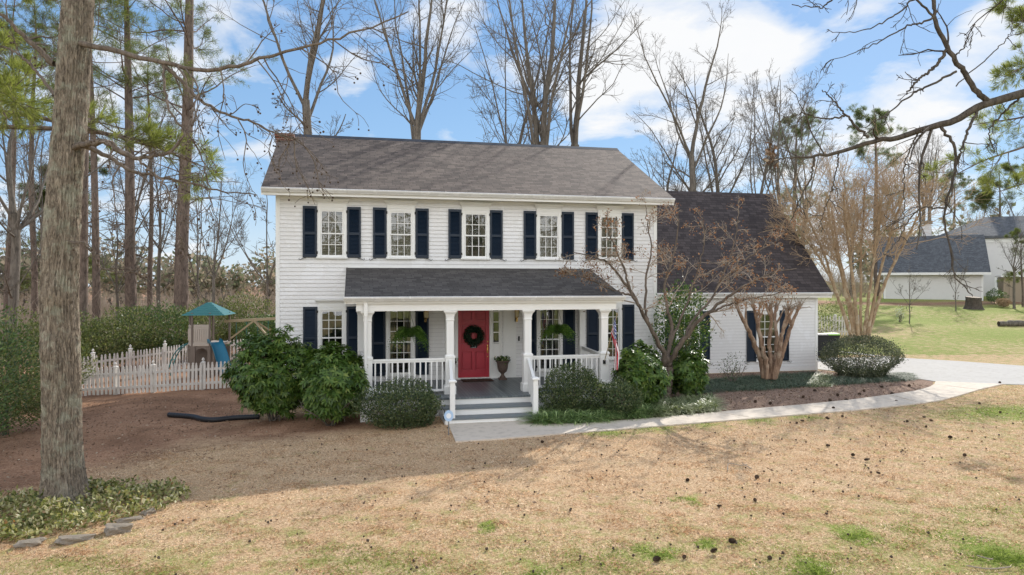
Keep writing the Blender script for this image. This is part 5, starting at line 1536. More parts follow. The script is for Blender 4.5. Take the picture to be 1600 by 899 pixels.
for k_, px, d, sc_, rz, lab in (
    ('spire', 487, 36, 1.0, .4, 'tall bare tree rising behind the left end of the roof ridge'),
    ('fork', 655, 36, 1.0, 2.1, 'bare forked tree behind the ridge, second from its left end'),
    ('multi', 866, 37, 1.02, 1.0, 'thick bare multi stemmed tree behind the right part of the ridge'),
    ('slim', 812, 38, 1.3, 3.3, 'bare leaning tree just left of the thick multi stemmed one'),
    ('spire', 1087, 38, .78, 5.2, 'bare tree rising behind the middle of the wing ridge'),
    ('oak', 1121, 40, .86, 2.6, 'bare spreading tree right of the middle of the wing ridge'),
    ('oak', 1046, 41, .74, .3, 'smaller bare tree in the gap right of the main roof'),
    ('slim', 1186, 38, .93, 1.6, 'slender bare tree above the right end of the wing ridge'),
    ('slim', 1219, 41, 1.02, 4.0, 'twiggy bare tree just past the right end of the wing ridge'),
    ('slim', 1252, 43, 1.0, 5.6, 'twiggy bare tree between the wing ridge and the tan crape myrtle'),
    ('sapling', 765, 46, 1.5, 1.3, 'thin distant bare tree behind the middle of the ridge'),
    ('sapling', 590, 48, 1.5, 2.3, 'thin distant bare tree between two tall trees behind the ridge'),
    ('sapling', 955, 50, 1.4, .7, 'thin distant bare tree behind the right end of the ridge'),
    ('sapling', 715, 52, 1.6, 3.0, 'distant faint bare tree right of the forked tree'),
    ('fork', 1455, 74, .80, .9, 'bare pale trunked tree behind the neighbouring garage'),
    ('fork', 1440, 82, .88, 3.8, 'second bare tree close behind the pale trunked one at the garage'),
    ('oak', 1330, 66, .75, 1.2, 'bare tree behind the tan crape myrtle crown'),
    ('oak', 1590, 70, .62, 2.2, 'reddish bare tree above the white neighbouring house'),
    ('oak', 1530, 78, .65, 4.4, 'bare tree behind the neighbouring roof peak'),
    ('slim', 335, 34, .62, 2.0, 'bare two stemmed tree left of the house corner'),
    ('sapling', 420, 44, 1.3, 4.0, 'thin bare tree just left of the house edge'),
    ('oak', 20, 27, .78, 1.1, 'bare spreading tree at the far left behind the big trunk'),
    ('slim', 212, 48, 1.1, 3.1, 'thin bare trunk far behind the fence at left'),
    ('slim', 248, 44, .9, 1.4, 'thin bare trunk left of the large shaggy pine'),
    ('slim', 70, 44, 1.1, 2.4, 'dark bare trunk left of the big foreground trunk'),
    ('sapling', 180, 40, 1.2, .2, 'small bare understorey tree between two left pines'),
    ('sapling', 310, 43, 1.3, 5.0, 'small bare understorey tree right of the large shaggy pine'),
    ('sapling', 30, 36, 1.2, 3.6, 'small bare understorey tree at the left edge'),
    ('sapling', 125, 37, 1.1, 4.9, 'small bare understorey tree just right of the big trunk'),
    ('sapling', 1421, 44, .46, 1.0, 'thin bare sapling on the green slope before the white garage'),
    ('sapling', 1494, 50, .50, 2.0, 'dark young bare tree on the slope left of the stump'),
    ('oak', 1585, 52, .38, 5.0, 'low spreading bare tree beside the tan shed'),
):
    bare(k_, px, d, lab, sc_, rz)
# white blossom sprig on the slope
bush('blossoming_shrub', 'tiny white blossoming shrub at the foot of the sapling on the slope', 'shrub', put(1406, 45), (.35, .3, .55), 130, .1, .06, 'flower', 97, depth=.8)

# pines
def pine(seed, H, r, crown0, nb, reach, needle, tufts=3, lean=.02, tl=.30, tw=.016, dead=10, nn_=12):
    g = np.random.default_rng(seed)
    a = g.uniform(0, 6.28)
    pts = [np.array([math.cos(a) * lean * H * q + g.normal() * .08 * (q > 0), math.sin(a) * lean * H * q + g.normal() * .08 * (q > 0), H * q - .3 * (q == 0)]) for q in (0, .2, .45, .7, .88, 1.0)]
    tp, tr = poly(pts, 26, [r * 1.25, r, r * .86, r * .62, r * .32, .03])
    thick = [(tp, tr, 10)]
    P1, R1_ = grow(g, tp, tr, nb, (crown0, .99), (52, 92), (.5, 1.0), 9, .10, .03, .20, .012, shrink=.55)
    s = reach / (H * .75); P1 = P1[:, :1] + (P1 - P1[:, :1]) * s
    D1, RD = grow(g, tp, tr, dead, (.2, crown0), (65, 100), (.06, .16), 7, .2, -.02, .12, .010)
    P2, R2 = grow(g, P1, R1_, 6, (.3, 1.0), (25, 60), (.25, .45), 6, .14, .05, .6, .010)
    P3, R3 = grow(g, P2, R2, 3, (.3, 1.0), (25, 60), (.4, .7), 4, .14, .08, .6, .008)
    thick.append((D1, RD, 4))
    thin = [(P1, R1_, 6), (P2, R2, 4), (P3, R3, 3)]
    # needle tufts along and at ends of P3
    i = np.repeat(np.arange(len(P3)), tufts); k = g.choice([1, 2, 3, 3], len(i))
    c = P3[i, k]; T = norm(P3[i, k] - P3[i, k - 1])
    ii = np.repeat(np.arange(len(c)), nn_)
    Dn = norm(T[ii] * .7 + g.normal(size=(len(ii), 3)) * .75 + np.array([0, 0, .15]))
    V, f = leaves(g, c[ii] + g.normal(size=(len(ii), 3)) * .05, Dn, g.normal(size=(len(ii), 3)), g.uniform(.7, 1.2, len(ii)) * tl, tw, .1)
    V1, Q1 = merge([tubes(*b) for b in thick]); m1 = np_mesh('trunk', V1, Q1, True); m1.materials.append(M['bark_pine'])
    V2, Q2 = merge([tubes(*b) for b in thin]); m2 = np_mesh('branches', V2, Q2); m2.materials.append(M['bark_pine'])
    m3 = np_mesh('needles', V, [f]); m3.materials.append(M[needle])
    return m1, m2, m3
T_P = {'tall': pine(201, 25, .30, .40, 34, 5.2, 'needle', dead=16), 'thin': pine(202, 23, .19, .48, 26, 3.6, 'needle', dead=12), 'bushy': pine(203, 20, .26, .28, 42, 4.2, 'needle_dark', tufts=5, dead=4),
       'young': pine(204, 11, .13, .2, 30, 2.6, 'needle', tufts=5, dead=2)}
def pine_at(key, px, d, label, sc_=1.0, rz=0.0):
    x, y = xy(px, d)
    t = thing('pine_tree', label, 'pine', (x, y, tz(x, y) - .1), rz, 'pine trees around the house'); t.scale = (sc_,) * 3
    for nm, me in zip(('trunk', 'branches', 'needles'), T_P[key]): link(nm, me, None, t)
    return t
for k_, px, d, sc_, rz, lab in (
    ('tall', 284, 39, 1.15, .5, 'large shaggy pine left of the house with a thick dark trunk'),
    ('tall', 207, 40, .98, 2.6, 'grey trunked pine between the big trunk and the shaggy pine'),
    ('thin', 152, 38, 1.0, 1.0, 'slender reddish pine close behind the big trunk on its right'),
    ('thin', 128, 31, .95, 4.0, 'dark pine trunk just peeping out right of the big trunk'),
    ('thin', 52, 42, .9, 3.1, 'slender pine left of the big trunk'),
    ('thin', 12, 38, .85, 5.2, 'slender pine at the left edge of the view'),
    ('thin', 236, 50, .9, .1, 'far slender pine behind the fence'),
    ('young', 105, 46, 1.1, 2.2, 'young pine seen low behind the big trunk'),
    ('bushy', 1238, 62, .80, .8, 'dense dark pine behind the right end of the wing'),
    ('bushy', 1372, 70, .92, 3.0, 'round topped pine beyond the tan crape myrtle'),
    ('young', 1558, 75, 1.2, 1.0, 'young pine beyond the neighbouring roof'),
    ('tall', 1640, 48, .62, 2.1, 'pine at the right edge with green boughs reaching into view'),
    ('young', 1598, 53, .52, 4.1, 'small green pine by the white neighbouring house'),
    ('bushy', 1490, 92, .75, 1.9, 'distant pine behind the white neighbouring house'),
):
    pine_at(k_, px, d, lab, sc_, rz)

def catpath(pts, n=None, radii=None):
    return poly([at(*p) for p in pts], n or 6 * len(pts), radii)

# bright pine boughs near the big trunk: a nearer pine whose trunk stands left of the view
def bough_tree(px, d, H, label, boughs, seed, needle, tl=.26, tw=.010):
    g = np.random.default_rng(seed)
    x, y = xy(px, d)
    t = thing('pine_tree', label, 'pine', (x, y, tz(x, y) - .1), 0, 'pine trees around the house')
    org = np.array(t.location)
    tp, tr = poly([(0, 0, -.3), (.05, .02, H * .3), (0, .1, H * .65), (.1, .1, H)], 20, [.26, .22, .15, .05])
    B = []; BR = []
    for b in boughs:
        zz = at(*b[0])[2]
        p, r_ = poly([np.array((x, y, zz - .3)) - org] + [np.array(at(*q)) - org for q in b], 16, list(np.linspace(.07, .012, len(b) + 1)))
        B.append(p[0]); BR.append(r_[0])
    B = np.stack(B); BR = np.stack(BR)
    P1, R1_ = grow(g, tp, tr, 22, (.55, .98), (55, 90), (.16, .30), 9, .1, .03, .25, .012)
    A1 = np.concatenate([_pad(P1, 16), B]); AR = np.concatenate([_padr(R1_, 16), BR])
    P2, R2 = grow(g, A1, AR, 10, (.42, 1.0), (25, 60), (.10, .22), 6, .12, .06, .5, .007)
    P3, R3 = grow(g, P2, R2, 5, (.25, 1.0), (25, 60), (.35, .7), 4, .12, .08, .6, .005)
    i = np.repeat(np.arange(len(P3)), 3); k = g.choice([1, 2, 3, 3], len(i))
    c = P3[i, k]; T = norm(P3[i, k] - P3[i, k - 1]); ii = np.repeat(np.arange(len(c)), 15)
    Dn = norm(T[ii] * 1.0 + g.normal(size=(len(ii), 3)) * .55 + np.array([0, 0, .1]))
    V, f = leaves(g, c[ii], Dn, g.normal(size=(len(ii), 3)), g.uniform(.7, 1.2, len(ii)) * tl, tw * 1.15, .1)
    V1, Q1 = merge([tubes(tp, tr, 12)]); link('trunk', np_mesh('trunk', V1, Q1, True), M['bark_pine'], t)
    V2, Q2 = merge([tubes(A1, AR, 6), tubes(P2, R2, 4), tubes(P3, R3, 3)]); link('branches', np_mesh('branches', V2, Q2), M['bark_pine'], t)
    link('needles', np_mesh('needles', V, [f]), M[needle], t)
bough_tree(-170, 15.5, 15, 'near pine left of the view with bright green boughs behind the big trunk',
           [[(-60, 140, 15.3), (20, 165, 15), (75, 190, 15)], [(0, 175, 16), (150, 205, 16), (210, 222, 16.2), (245, 232, 16.5)], [(60, 200, 17), (200, 215, 17), (280, 245, 17), (320, 262, 17)], [(-60, 120, 14.5), (0, 140, 14), (30, 160, 13.6)]], 301, 'needle_bright')
bough_tree(1760, 24, 17, 'near pine right of the view with soft green boughs hanging in at the edge',
           [[(1680, 200, 24), (1600, 230, 23.5), (1540, 250, 23), (1490, 275, 23)], [(1670, 170, 24), (1590, 185, 24.5), (1520, 195, 24)], [(1690, 250, 24), (1620, 280, 23), (1560, 300, 22.5)], [(1650, 90, 24), (1600, 105, 24), (1570, 120, 24)]], 302, 'needle_bright')

# ---- the big sweetgum on the left
def big_tree():
    d0 = 11.66
    x, y, z = gpt(100, 783)
    t = thing('sweetgum_tree', 'huge lichen spotted foreground trunk on the left with drooping bare branches', 'tree', (x, y, z - .05))
    org = np.array(t.location)
    g = np.random.default_rng(401)
    cl = [(100, 786, d0, 0.354), (98, 740, d0, 0.296), (96, 680, d0, 0.276), (95, 560, d0, 0.274), (94, 450, d0, 0.265), (100, 320, d0, 0.250), (109, 200, d0, 0.235), (115, 90, d0, 0.231), (121, 0, d0, 0.224), (130, -160, d0, 0.192), (150, -420, d0, 0.123), (160, -640, d0, 0.039)]
    pts = np.array([at(*c[:3]) for c in cl]) - org; rad = [c[3] for c in cl]
    P, Rr = poly(pts, 230, rad)
    P, Rr = P[0], Rr[0]
    n = 180
    th = np.arange(n) * 2 * math.pi / n
    V = np.zeros((230, n, 3))
    for i in range(230):
        zz = P[i, 2]
        flare_ = math.exp(-max(zz, 0) / .35)
        ridg = .012 * np.abs(np.sin(th * 29 + 1.6 * np.sin(zz * 9.3 + th * 5) + 1.5 * np.sin(zz * 4.1))) - .008 + .008 * np.sin(th * 23 + 2.2 * np.sin(zz * 3.1 + th * 3)) * np.sin(zz * 5 + 3 * np.sin(th * 4)) + .010 * np.sin(th * 37 + 4 * np.sin(zz * 2.3)) + .012 * np.sin(th * 3 + zz * .8) + g.normal(size=n) * .006
        rr = Rr[i] * (1 + flare_ * (.12 * np.sin(th * 5 + 1) + .10)) + ridg
        for (kz, kt, am, w) in ((3.55, -1.6, .04, .2), (6.2, -.4, .05, .14), (2.6, -1.9, .05, .22), (1.1, -1.2, .03, .3)):
            rr += am * np.exp(-((zz - kz) / w) ** 2) * np.exp((np.cos(th - kt) - 1) * 8)
        V[i] = P[i] + np.stack([rr * np.cos(th), rr * np.sin(th), 0 * th], 1)
    I = np.arange(230 * n).reshape(230, n)
    Q = np.stack([I[:-1], np.roll(I[:-1], -1, 1), np.roll(I[1:], -1, 1), I[1:]], -1).reshape(-1, 4)
    link('trunk', np_mesh('trunk', V.reshape(-1, 3), [Q], True), M['bark_big'], t)
    lim = [
        ([(112, 68, 11.6), (160, 75, 11.4), (210, 88, 11.2), (250, 97, 11.0), (310, 109, 10.9), (365, 105, 10.9), (402, 94, 10.9), (469, 75, 11.0), (520, 62, 11.1), (576, 43, 11.2), (640, 20, 11.4)], .048, .011),
        ([(250, 97, 11.0), (275, 118, 11.0), (300, 145, 11.0), (330, 168, 11.1), (370, 184, 11.2), (405, 197, 11.3), (440, 212, 11.5), (470, 222, 11.6)], .034, .008),
        ([(255, 103, 11.0), (258, 140, 10.8), (266, 175, 10.7), (290, 205, 10.7), (310, 235, 10.8), (322, 270, 10.8), (330, 320, 10.8), (345, 360, 10.9)], .022, .005),
        ([(108, 232, 11.6), (140, 226, 11.3), (165, 222, 11.1), (190, 237, 11.0), (215, 247, 10.9), (245, 243, 10.9), (268, 236, 10.9), (284, 216, 10.9), (300, 195, 11.0), (310, 170, 11.0)], .052, .010),
        ([(112, 228, 11.6), (145, 232, 11.5), (175, 250, 11.6), (205, 266, 11.7), (250, 277, 11.9), (300, 288, 12.0), (350, 300, 12.1), (400, 303, 12.1)], .044, .008),
        ([(215, 247, 10.9), (235, 268, 10.8), (258, 290, 10.7), (272, 330, 10.7), (285, 380, 10.8)], .02, .004),
        ([(112, 378, 11.5), (130, 380, 11.2), (146, 398, 11.1), (155, 416, 11.1), (180, 424, 11.1), (212, 427, 11.2)], .022, .006),
        ([(85, 100, 11.6), (40, 60, 11.5), (0, 20, 11.4), (-60, -30, 11.4)], .05, .012),
        ([(85, 150, 11.7), (55, 110, 12.0), (20, 80, 12.2), (-40, 60, 12.4)], .03, .008),
        ([(120, -30, 11.7), (230, -110, 11.0), (340, -150, 10.6), (450, -170, 10.5), (540, -160, 10.6)], .09, .02),
        ([(125, -140, 11.7), (220, -260, 11.6), (320, -390, 11.8)], .09, .02),
        ([(130, -160, 11.7), (30, -300, 11.6), (-70, -420, 11.8)], .09, .02),
        ([(120, 0, 11.8), (40, -110, 13), (-60, -180, 14)], .08, .02),
        ([(143, -300, 11.7), (200, -480, 12.5), (220, -640, 13)], .07, .02),
    ]
    LP, LR = [], []
    for c, r0, r1 in lim:
        p, r_ = catpath([(a, b, e) for a, b, e in c], 34, list(np.linspace(r0, r1, len(c)))); p = p - org
        p[0, 1:] += g.normal(size=(33, 3)) * .012
        LP.append(p[0]); LR.append(r_[0])
    LP, LR = np.stack(LP), np.stack(LR)
    P2, R2 = grow(g, LP, LR, 7, (.25, 1.0), (25, 75), (.16, .36), 9, .16, -.05, .5, .006)
    # drooping sprays over the house corner
    hang = []
    for c in ([(440, 212, 11.5), (452, 225, 11.6), (436, 250, 11.6), (440, 285, 11.6), (452, 300, 11.6)], [(470, 222, 11.6), (490, 250, 11.6), (500, 290, 11.6), (515, 312, 11.6)], [(455, 215, 11.6), (480, 232, 11.5), (498, 252, 11.5), (512, 275, 11.5)], [(405, 197, 11.3), (425, 212, 11.3), (420, 240, 11.4), (435, 272, 11.4)],
              [(460, 220, 11.6), (462, 255, 11.6), (480, 290, 11.6), (492, 320, 11.6)], [(370, 184, 11.2), (385, 215, 11.2), (380, 260, 11.2), (395, 300, 11.2)], [(402, 94, 10.9), (430, 130, 11), (445, 160, 11), (470, 190, 11.1), (500, 205, 11.2)], [(469, 75, 11.0), (520, 110, 11), (530, 150, 11), (560, 180, 11.1)], [(520, 62, 11.1), (560, 90, 11.2), (600, 100, 11.3), (640, 115, 11.4)], [(440, 84, 11), (450, 120, 11), (440, 160, 11)], [(345, 110, 10.9), (350, 150, 10.8), (340, 200, 10.8), (352, 250, 10.8)]):
        hang.append(catpath(c, 9)[0] - org)
    HP = np.stack(hang); HR = np.linspace(.012, .004, 9)[None].repeat(len(HP), 0)
    P2b, R2b = grow(g, HP, HR, 7, (.2, 1.0), (20, 60), (.25, .5), 7, .16, -.04, .7, .0042)
    P3, R3 = grow(g, P2, R2, 5, (.2, 1.0), (25, 65), (.3, .6), 6, .18, -.05, .6, .0042)
    P4, R4 = grow(g, P3, R3, 2, (.3, 1.0), (25, 60), (.4, .7), 4, .18, -.05, .7, .0036)
    thin = [tubes(LP, LR, 8), tubes(HP, HR, 5), tubes(P2, R2, 5), tubes(P2b, R2b, 4), tubes(P3, R3, 4), tubes(P4, R4, 3)]
    V, Q = merge(thin); link('branches', np_mesh('branches', V, Q), M['bark_maple'], t)
    ends = np.concatenate([P3[g.random(len(P3)) < .30, -1], P2b[:, -1], P4[g.random(len(P4)) < .07, -1]])
    import bmesh
    bm = bmesh.new(); bmesh.ops.create_icosphere(bm, subdivisions=1, radius=1); bv = np.array([v.co[:] for v in bm.verts]); bf = np.array([[v.index for v in f.verts] for f in bm.faces]); bm.free()
    rr = g.uniform(.016, .022, len(ends))
    VV = (bv[None] * rr[:, None, None] + (ends - np.array([0, 0, .05]))[:, None]).reshape(-1, 3)
    FF = (bf[None] + (np.arange(len(ends)) * len(bv))[:, None, None]).reshape(-1, 3)
    o = link('seed_balls', np_mesh('seed_balls', VV, [FF]), M['gumball'], t); o['kind'] = 'stuff'
big_tree()

# ---- foreground limb reaching in from a tree right of the view
def right_tree():
    x, y = xy(1900, 11.6)
    t = thing('bare_tree', 'dark bare tree right of the view whose crooked limb reaches across the sky', 'tree', (x, y, tz(x, y) - .05))
    org = np.array(t.location); g = np.random.default_rng(402)
    tp, tr = poly([(0, 0, -.2), (0, 0, 2), (-.05, .05, 4.5), (.1, .1, 8), (.3, .1, 12)], 30, [.36, .28, .24, .18, .05])
    lim = [([(1900, 60, 11.6), (1760, 100, 11.4), (1660, 130, 11.2), (1600, 146, 11.1), (1545, 160, 11.0), (1500, 184, 11.0), (1450, 203, 11.0), (1400, 215, 11.0), (1360, 222, 11.0), (1310, 238, 11.0), (1270, 245, 11.0), (1232, 247, 11.0)], .088, .015),
           ([(1545, 160, 11.0), (1525, 143, 11.0), (1508, 115, 11.0), (1494, 100, 11.0), (1478, 70, 11.0), (1463, 35, 11.0), (1459, 0, 11.0), (1455, -60, 11.0), (1440, -130, 11)], .046, .024),
           ([(1455, -60, 11), (1380, -60, 10.8), (1300, 0, 10.7), (1280, 12, 10.7), (1237, 8, 10.7)], .02, .006),
           ([(1462, 30, 11.0), (1430, 0, 10.9), (1410, 15, 10.9), (1380, 35, 10.8), (1345, 48, 10.8), (1300, 52, 10.8)], .018, .005),
           ([(1463, 28, 11.0), (1440, 35, 11), (1415, 43, 11), (1375, 63, 11), (1340, 82, 11), (1290, 98, 11)], .018, .004),
           ([(1482, 75, 11.0), (1460, 105, 11.0), (1435, 125, 11), (1415, 148, 11)], .028, .012),
           ([(1494, 112, 11.0), (1450, 135, 10.9), (1415, 155, 10.9), (1380, 182, 10.9), (1350, 200, 10.9)], .020, .006),
           ([(1357, 215, 11.0), (1335, 195, 11), (1320, 178, 11), (1300, 155, 11), (1285, 140, 11)], .024, .008),
           ([(1320, 182, 11), (1290, 186, 11), (1250, 178, 11), (1215, 190, 11)], .016, .005),
           ([(1470, 197, 11.0), (1478, 210, 10.9), (1490, 230, 10.9), (1492, 265, 10.9), (1480, 310, 10.9), (1476, 345, 10.9), (1484, 385, 10.9), (1490, 430, 10.9), (1510, 452, 10.9), (1520, 462, 10.9)], .026, .007),
           ([(1528, 172, 11.0), (1508, 215, 10.8), (1494, 260, 10.8), (1482, 320, 10.8)], .024, .009),
           ([(1476, 325, 10.9), (1440, 326, 10.9), (1420, 345, 10.9), (1400, 380, 10.9), (1380, 400, 10.9)], .013, .004),
           ([(1272, 246, 11.0), (1268, 275, 11), (1255, 300, 11), (1245, 325, 11), (1235, 350, 11)], .018, .006),
           ([(1310, 238, 11.0), (1308, 262, 11), (1300, 295, 11), (1288, 330, 11), (1280, 355, 11)], .014, .005),
           ([(1435, 208, 11.0), (1420, 235, 11), (1412, 270, 11), (1413, 320, 11), (1408, 360, 11)], .013, .004),
           ([(1232, 247, 11.0), (1212, 250, 11.0), (1204, 262, 11.0), (1200, 280, 11)], .012, .004),
           ([(1494, 135, 11), (1560, 75, 11), (1580, 50, 11), (1610, 20, 11)], .01, .004),
           ([(1490, 88, 11), (1505, 75, 11), (1522, 38, 11), (1512, 90, 11.2)], .012, .004),
           ([(1600, 146, 11.1), (1570, 175, 11.2), (1545, 205, 11.3), (1555, 240, 11.3)], .02, .006),
           ([(1900, -60, 11.6), (1780, -80, 11), (1680, -60, 10.7), (1600, -30, 10.6), (1560, -10, 10.6)], .07, .02)]
    LP, LR = [], []
    for c, r0, r1 in lim:
        p, r_ = catpath(c, 36, list(np.linspace(r0, r1, len(c)))); p = p - org
        p[0, 1:] += g.normal(size=(35, 3)) * .010
        LP.append(p[0]); LR.append(r_[0])
    LP, LR = np.stack(LP), np.stack(LR)
    P2, R2 = grow(g, LP, LR, 5, (.3, 1.0), (25, 75), (.14, .34), 9, .17, -.04, .5, .0055)
    P3, R3 = grow(g, P2, R2, 4, (.2, 1.0), (25, 65), (.3, .6), 6, .18, -.04, .6, .004)
    PU, RU = grow(g, tp, tr, 9, (.55, 1.0), (30, 60), (.3, .5), 9, .1, .05, .5, .02)
    PV, RV = grow(g, PU, RU, 8, (.3, 1.0), (25, 60), (.25, .5), 7, .12, .05, .5, .008)
    V, Q = merge([tubes(tp, tr, 14)]); link('trunk', np_mesh('trunk', V, Q, True), M['bark_dark'], t)
    V, Q = merge([tubes(LP, LR, 9), tubes(P2, R2, 5), tubes(P3, R3, 3), tubes(PU, RU, 6), tubes(PV, RV, 4)]); link('branches', np_mesh('branches', V, Q), M['bark_dark'], t)
    # torn end with a few curled dead leaves
    N = 60; c = np.array(at(1205, 243, 11.0)) - org
    N = 60
    V, f = leaves(g, c + g.normal(size=(N, 3)) * np.array([.05, .05, .10]), g.normal(size=(N, 3)) + np.array([0, 0, -.4]), g.normal(size=(N, 3)), .09, .05, .6)
    link('dead_leaves', np_mesh('dead_leaves', V, [f]), M['leaf_litter'], t)
right_tree()

# ---- ornamental maple in front of the house
def maple():
    d0 = 20.2
    x, y = xy(1040, d0)
    z = tz(x, y)
    t = thing('maple_tree', 'low spreading ornamental maple with dry brown leaves before the house corner', 'tree', (x, y, z - .05))
    org = np.array(t.location); g = np.random.default_rng(403)
    lim = [([(1039, 622, 20.2), (1042, 600, 20.2), (1044, 580, 20.2), (1040, 562, 20.2)], .19, .14),
           ([(1040, 575, 20.2), (1037, 550, 20.1), (1026, 530, 19.9), (1012, 505, 19.7), (1000, 480, 19.5), (990, 462, 19.4), (975, 440, 19.2), (955, 415, 19.0), (930, 402, 18.8), (895, 395, 18.6)], .095, .012),
           ([(1000, 480, 19.5), (985, 455, 19.3), (975, 420, 19.2), (962, 390, 19.0), (950, 360, 18.9), (948, 330, 18.8)], .05, .010),
           ([(1012, 505, 19.7), (1008, 470, 19.8), (1010, 430, 19.9), (1018, 390, 20.0), (1012, 350, 20.1), (1008, 320, 20.1)], .05, .010),
           ([(1040, 565, 20.2), (1046, 540, 20.4), (1050, 510, 20.6), (1042, 475, 20.7), (1040, 440, 20.8), (1052, 400, 20.9), (1058, 360, 20.8), (1060, 330, 20.8)], .085, .010),
           ([(1044, 570, 20.2), (1058, 545, 20.0), (1072, 528, 19.9), (1088, 505, 19.8), (1105, 490, 19.7), (1130, 470, 19.5), (1155, 452, 19.3), (1185, 436, 19.2), (1215, 425, 19.1), (1245, 420, 19.0)], .10, .010),
           ([(1072, 528, 19.9), (1080, 505, 20.1), (1090, 490, 20.3), (1110, 470, 20.4), (1125, 440, 20.5), (1140, 405, 20.6), (1150, 370, 20.6), (1152, 340, 20.5)], .06, .010),
           ([(1105, 490, 19.7), (1135, 478, 19.3), (1165, 468, 19.0), (1200, 462, 18.8), (1240, 452, 18.7)], .045, .008),
           ([(1125, 440, 20.5), (1150, 420, 20.3), (1180, 395, 20.2), (1215, 375, 20.2), (1235, 350, 20.2)], .04, .008),
           ([(1046, 540, 20.4), (1062, 500, 20.6), (1078, 460, 20.7), (1090, 420, 20.8), (1100, 380, 20.8), (1098, 340, 20.7)], .05, .009),
           ([(990, 462, 19.4), (960, 455, 19.2), (930, 440, 19.0), (905, 432, 18.8), (885, 430, 18.7)], .04, .008)]
    LP, LR = [], []
    for c, r0, r1 in lim:
        p, r_ = catpath(c, 30, list(np.linspace(r0 * .82, r1, len(c)))); p = p - org
        p[0, 1:] += g.normal(size=(29, 3)) * .015
        LP.append(p[0]); LR.append(r_[0])
    LP, LR = np.stack(LP), np.stack(LR)
    V, Q = merge([tubes(LP, LR, 9)]); link('trunk', np_mesh('trunk', V, Q, True), M['bark_maple'], t)
    P2, R2 = grow(g, LP[1:], LR[1:], 10, (.35, 1.0), (30, 75), (.16, .34), 8, .16, .0, .42, .006, flat=.3)
    P3, R3 = grow(g, P2, R2, 7, (.2, 1.0), (25, 65), (.3, .6), 6, .17, .01, .6, .0045, flat=.3)
    P4, R4 = grow(g, P3, R3, 4, (.3, 1.0), (25, 65), (.4, .75), 4, .17, .0, .7, .0036, flat=.3)
    V, Q = merge([tubes(P2, R2, 5), tubes(P3, R3, 4), tubes(P4, R4, 3)]); link('branches', np_mesh('branches', V, Q), M['twig_pale'], t)
    sel = g.random(len(P4)) < .5
    E = P4[sel][:, -1]; i = np.repeat(np.arange(len(E)), 2); E = E[i] + g.normal(size=(len(i), 3)) * .05
    E = E[(E[:, 2] > 2.5)]
    V, f = leaves(g, E, g.normal(size=E.shape) + np.array([0, 0, -.7]), g.normal(size=E.shape), g.uniform(.03, .07, len(E)), .04, .8)
    link('leaves', np_mesh('leaves', V, [f]), M['leaf_dry'], t)
maple()

# ---- crape myrtles
def crape(label, base, stems_, seed, mt, mc, r0, knuckle, n2, n3, l2, rmin, name='crape_myrtle', n4=0):
    x, y, d = base
    t = thing(name, label, 'tree', (x, y, tz(x, y) - .05)); org = np.array(t.location); g = np.random.default_rng(seed)
    LP, LR = [], []
    for c in stems_:
        k = len(c)
        p, r_ = catpath(c, 26, list(np.linspace(r0 * g.uniform(.8, 1.1), r0 * .42, k))); p = p - org; p[0, 1:] += g.normal(size=(25, 3)) * .012
        if knuckle: r_[0, -3:] *= np.array([1.3, 1.7, 1.5])
        LP.append(p[0]); LR.append(r_[0])
    LP, LR = np.stack(LP), np.stack(LR)
    if knuckle:
        S, SR = grow(g, LP, LR, 3, (.6, .9), (20, 45), (.22, .34), 26, .03, .03, .8, .02); SR[:, -3:] *= np.array([1.2, 1.7, 1.5]); LP = np.concatenate([LP, S]); LR = np.concatenate([LR, SR])
    V, Q = merge([tubes(LP, LR, 9)]); link('trunk', np_mesh('trunk', V, Q, True), M[mt], t)
    P2, R2 = grow(g, LP, LR, n2, (.93, 1.0) if knuckle else (.45, 1.0), (15, 60), l2, 7, .12, .06, .35, rmin * 1.4, shrink=.1)
    P3, R3 = grow(g, P2, R2, n3, (.15, 1.0), (20, 60), (.35, .7), 6, .15, .05, .7, rmin)
    parts = [tubes(P2, R2, 4), tubes(P3, R3, 3)]
    if n4:
        P4, R4 = grow(g, P3, R3, n4, (.2, 1.0), (20, 60), (.4, .8), 4, .16, .03, .7, rmin * .8); parts.append(tubes(P4, R4, 3))
    V, Q = merge(parts); link('branches', np_mesh('branches', V, Q), M[mc], t)
    return t
d1 = 24.0
x, y = xy(1203, d1)
crape('pruned multi stemmed crape myrtle with smooth reddish stems before the wing window', (x, y, d1),
      [[(1194, 590, 24), (1188, 560, 23.9), (1178, 535, 23.8), (1166, 510, 23.7), (1156, 490, 23.6), (1150, 472, 23.5)],
       [(1199, 592, 23.9), (1195, 560, 23.8), (1188, 525, 23.7), (1182, 495, 23.6), (1176, 475, 23.5)],
       [(1204, 592, 24), (1203, 560, 24), (1202, 530, 24), (1205, 500, 24), (1203, 478, 24)],
       [(1207, 592, 24.1), (1211, 560, 24.3), (1214, 530, 24.5), (1211, 500, 24.7), (1214, 478, 24.8)],
       [(1209, 592, 23.9), (1216, 560, 23.8), (1221, 530, 23.7), (1226, 505, 23.6), (1232, 480, 23.5)],
       [(1211, 591, 24), (1220, 560, 24), (1230, 528, 24), (1240, 500, 24), (1250, 478, 24)]], 501, 'bark_crape', 'twig_pale', .098, True, 9, 3, (.10, .19), .006)
d2 = 29.0
x, y = xy(1345, d2)
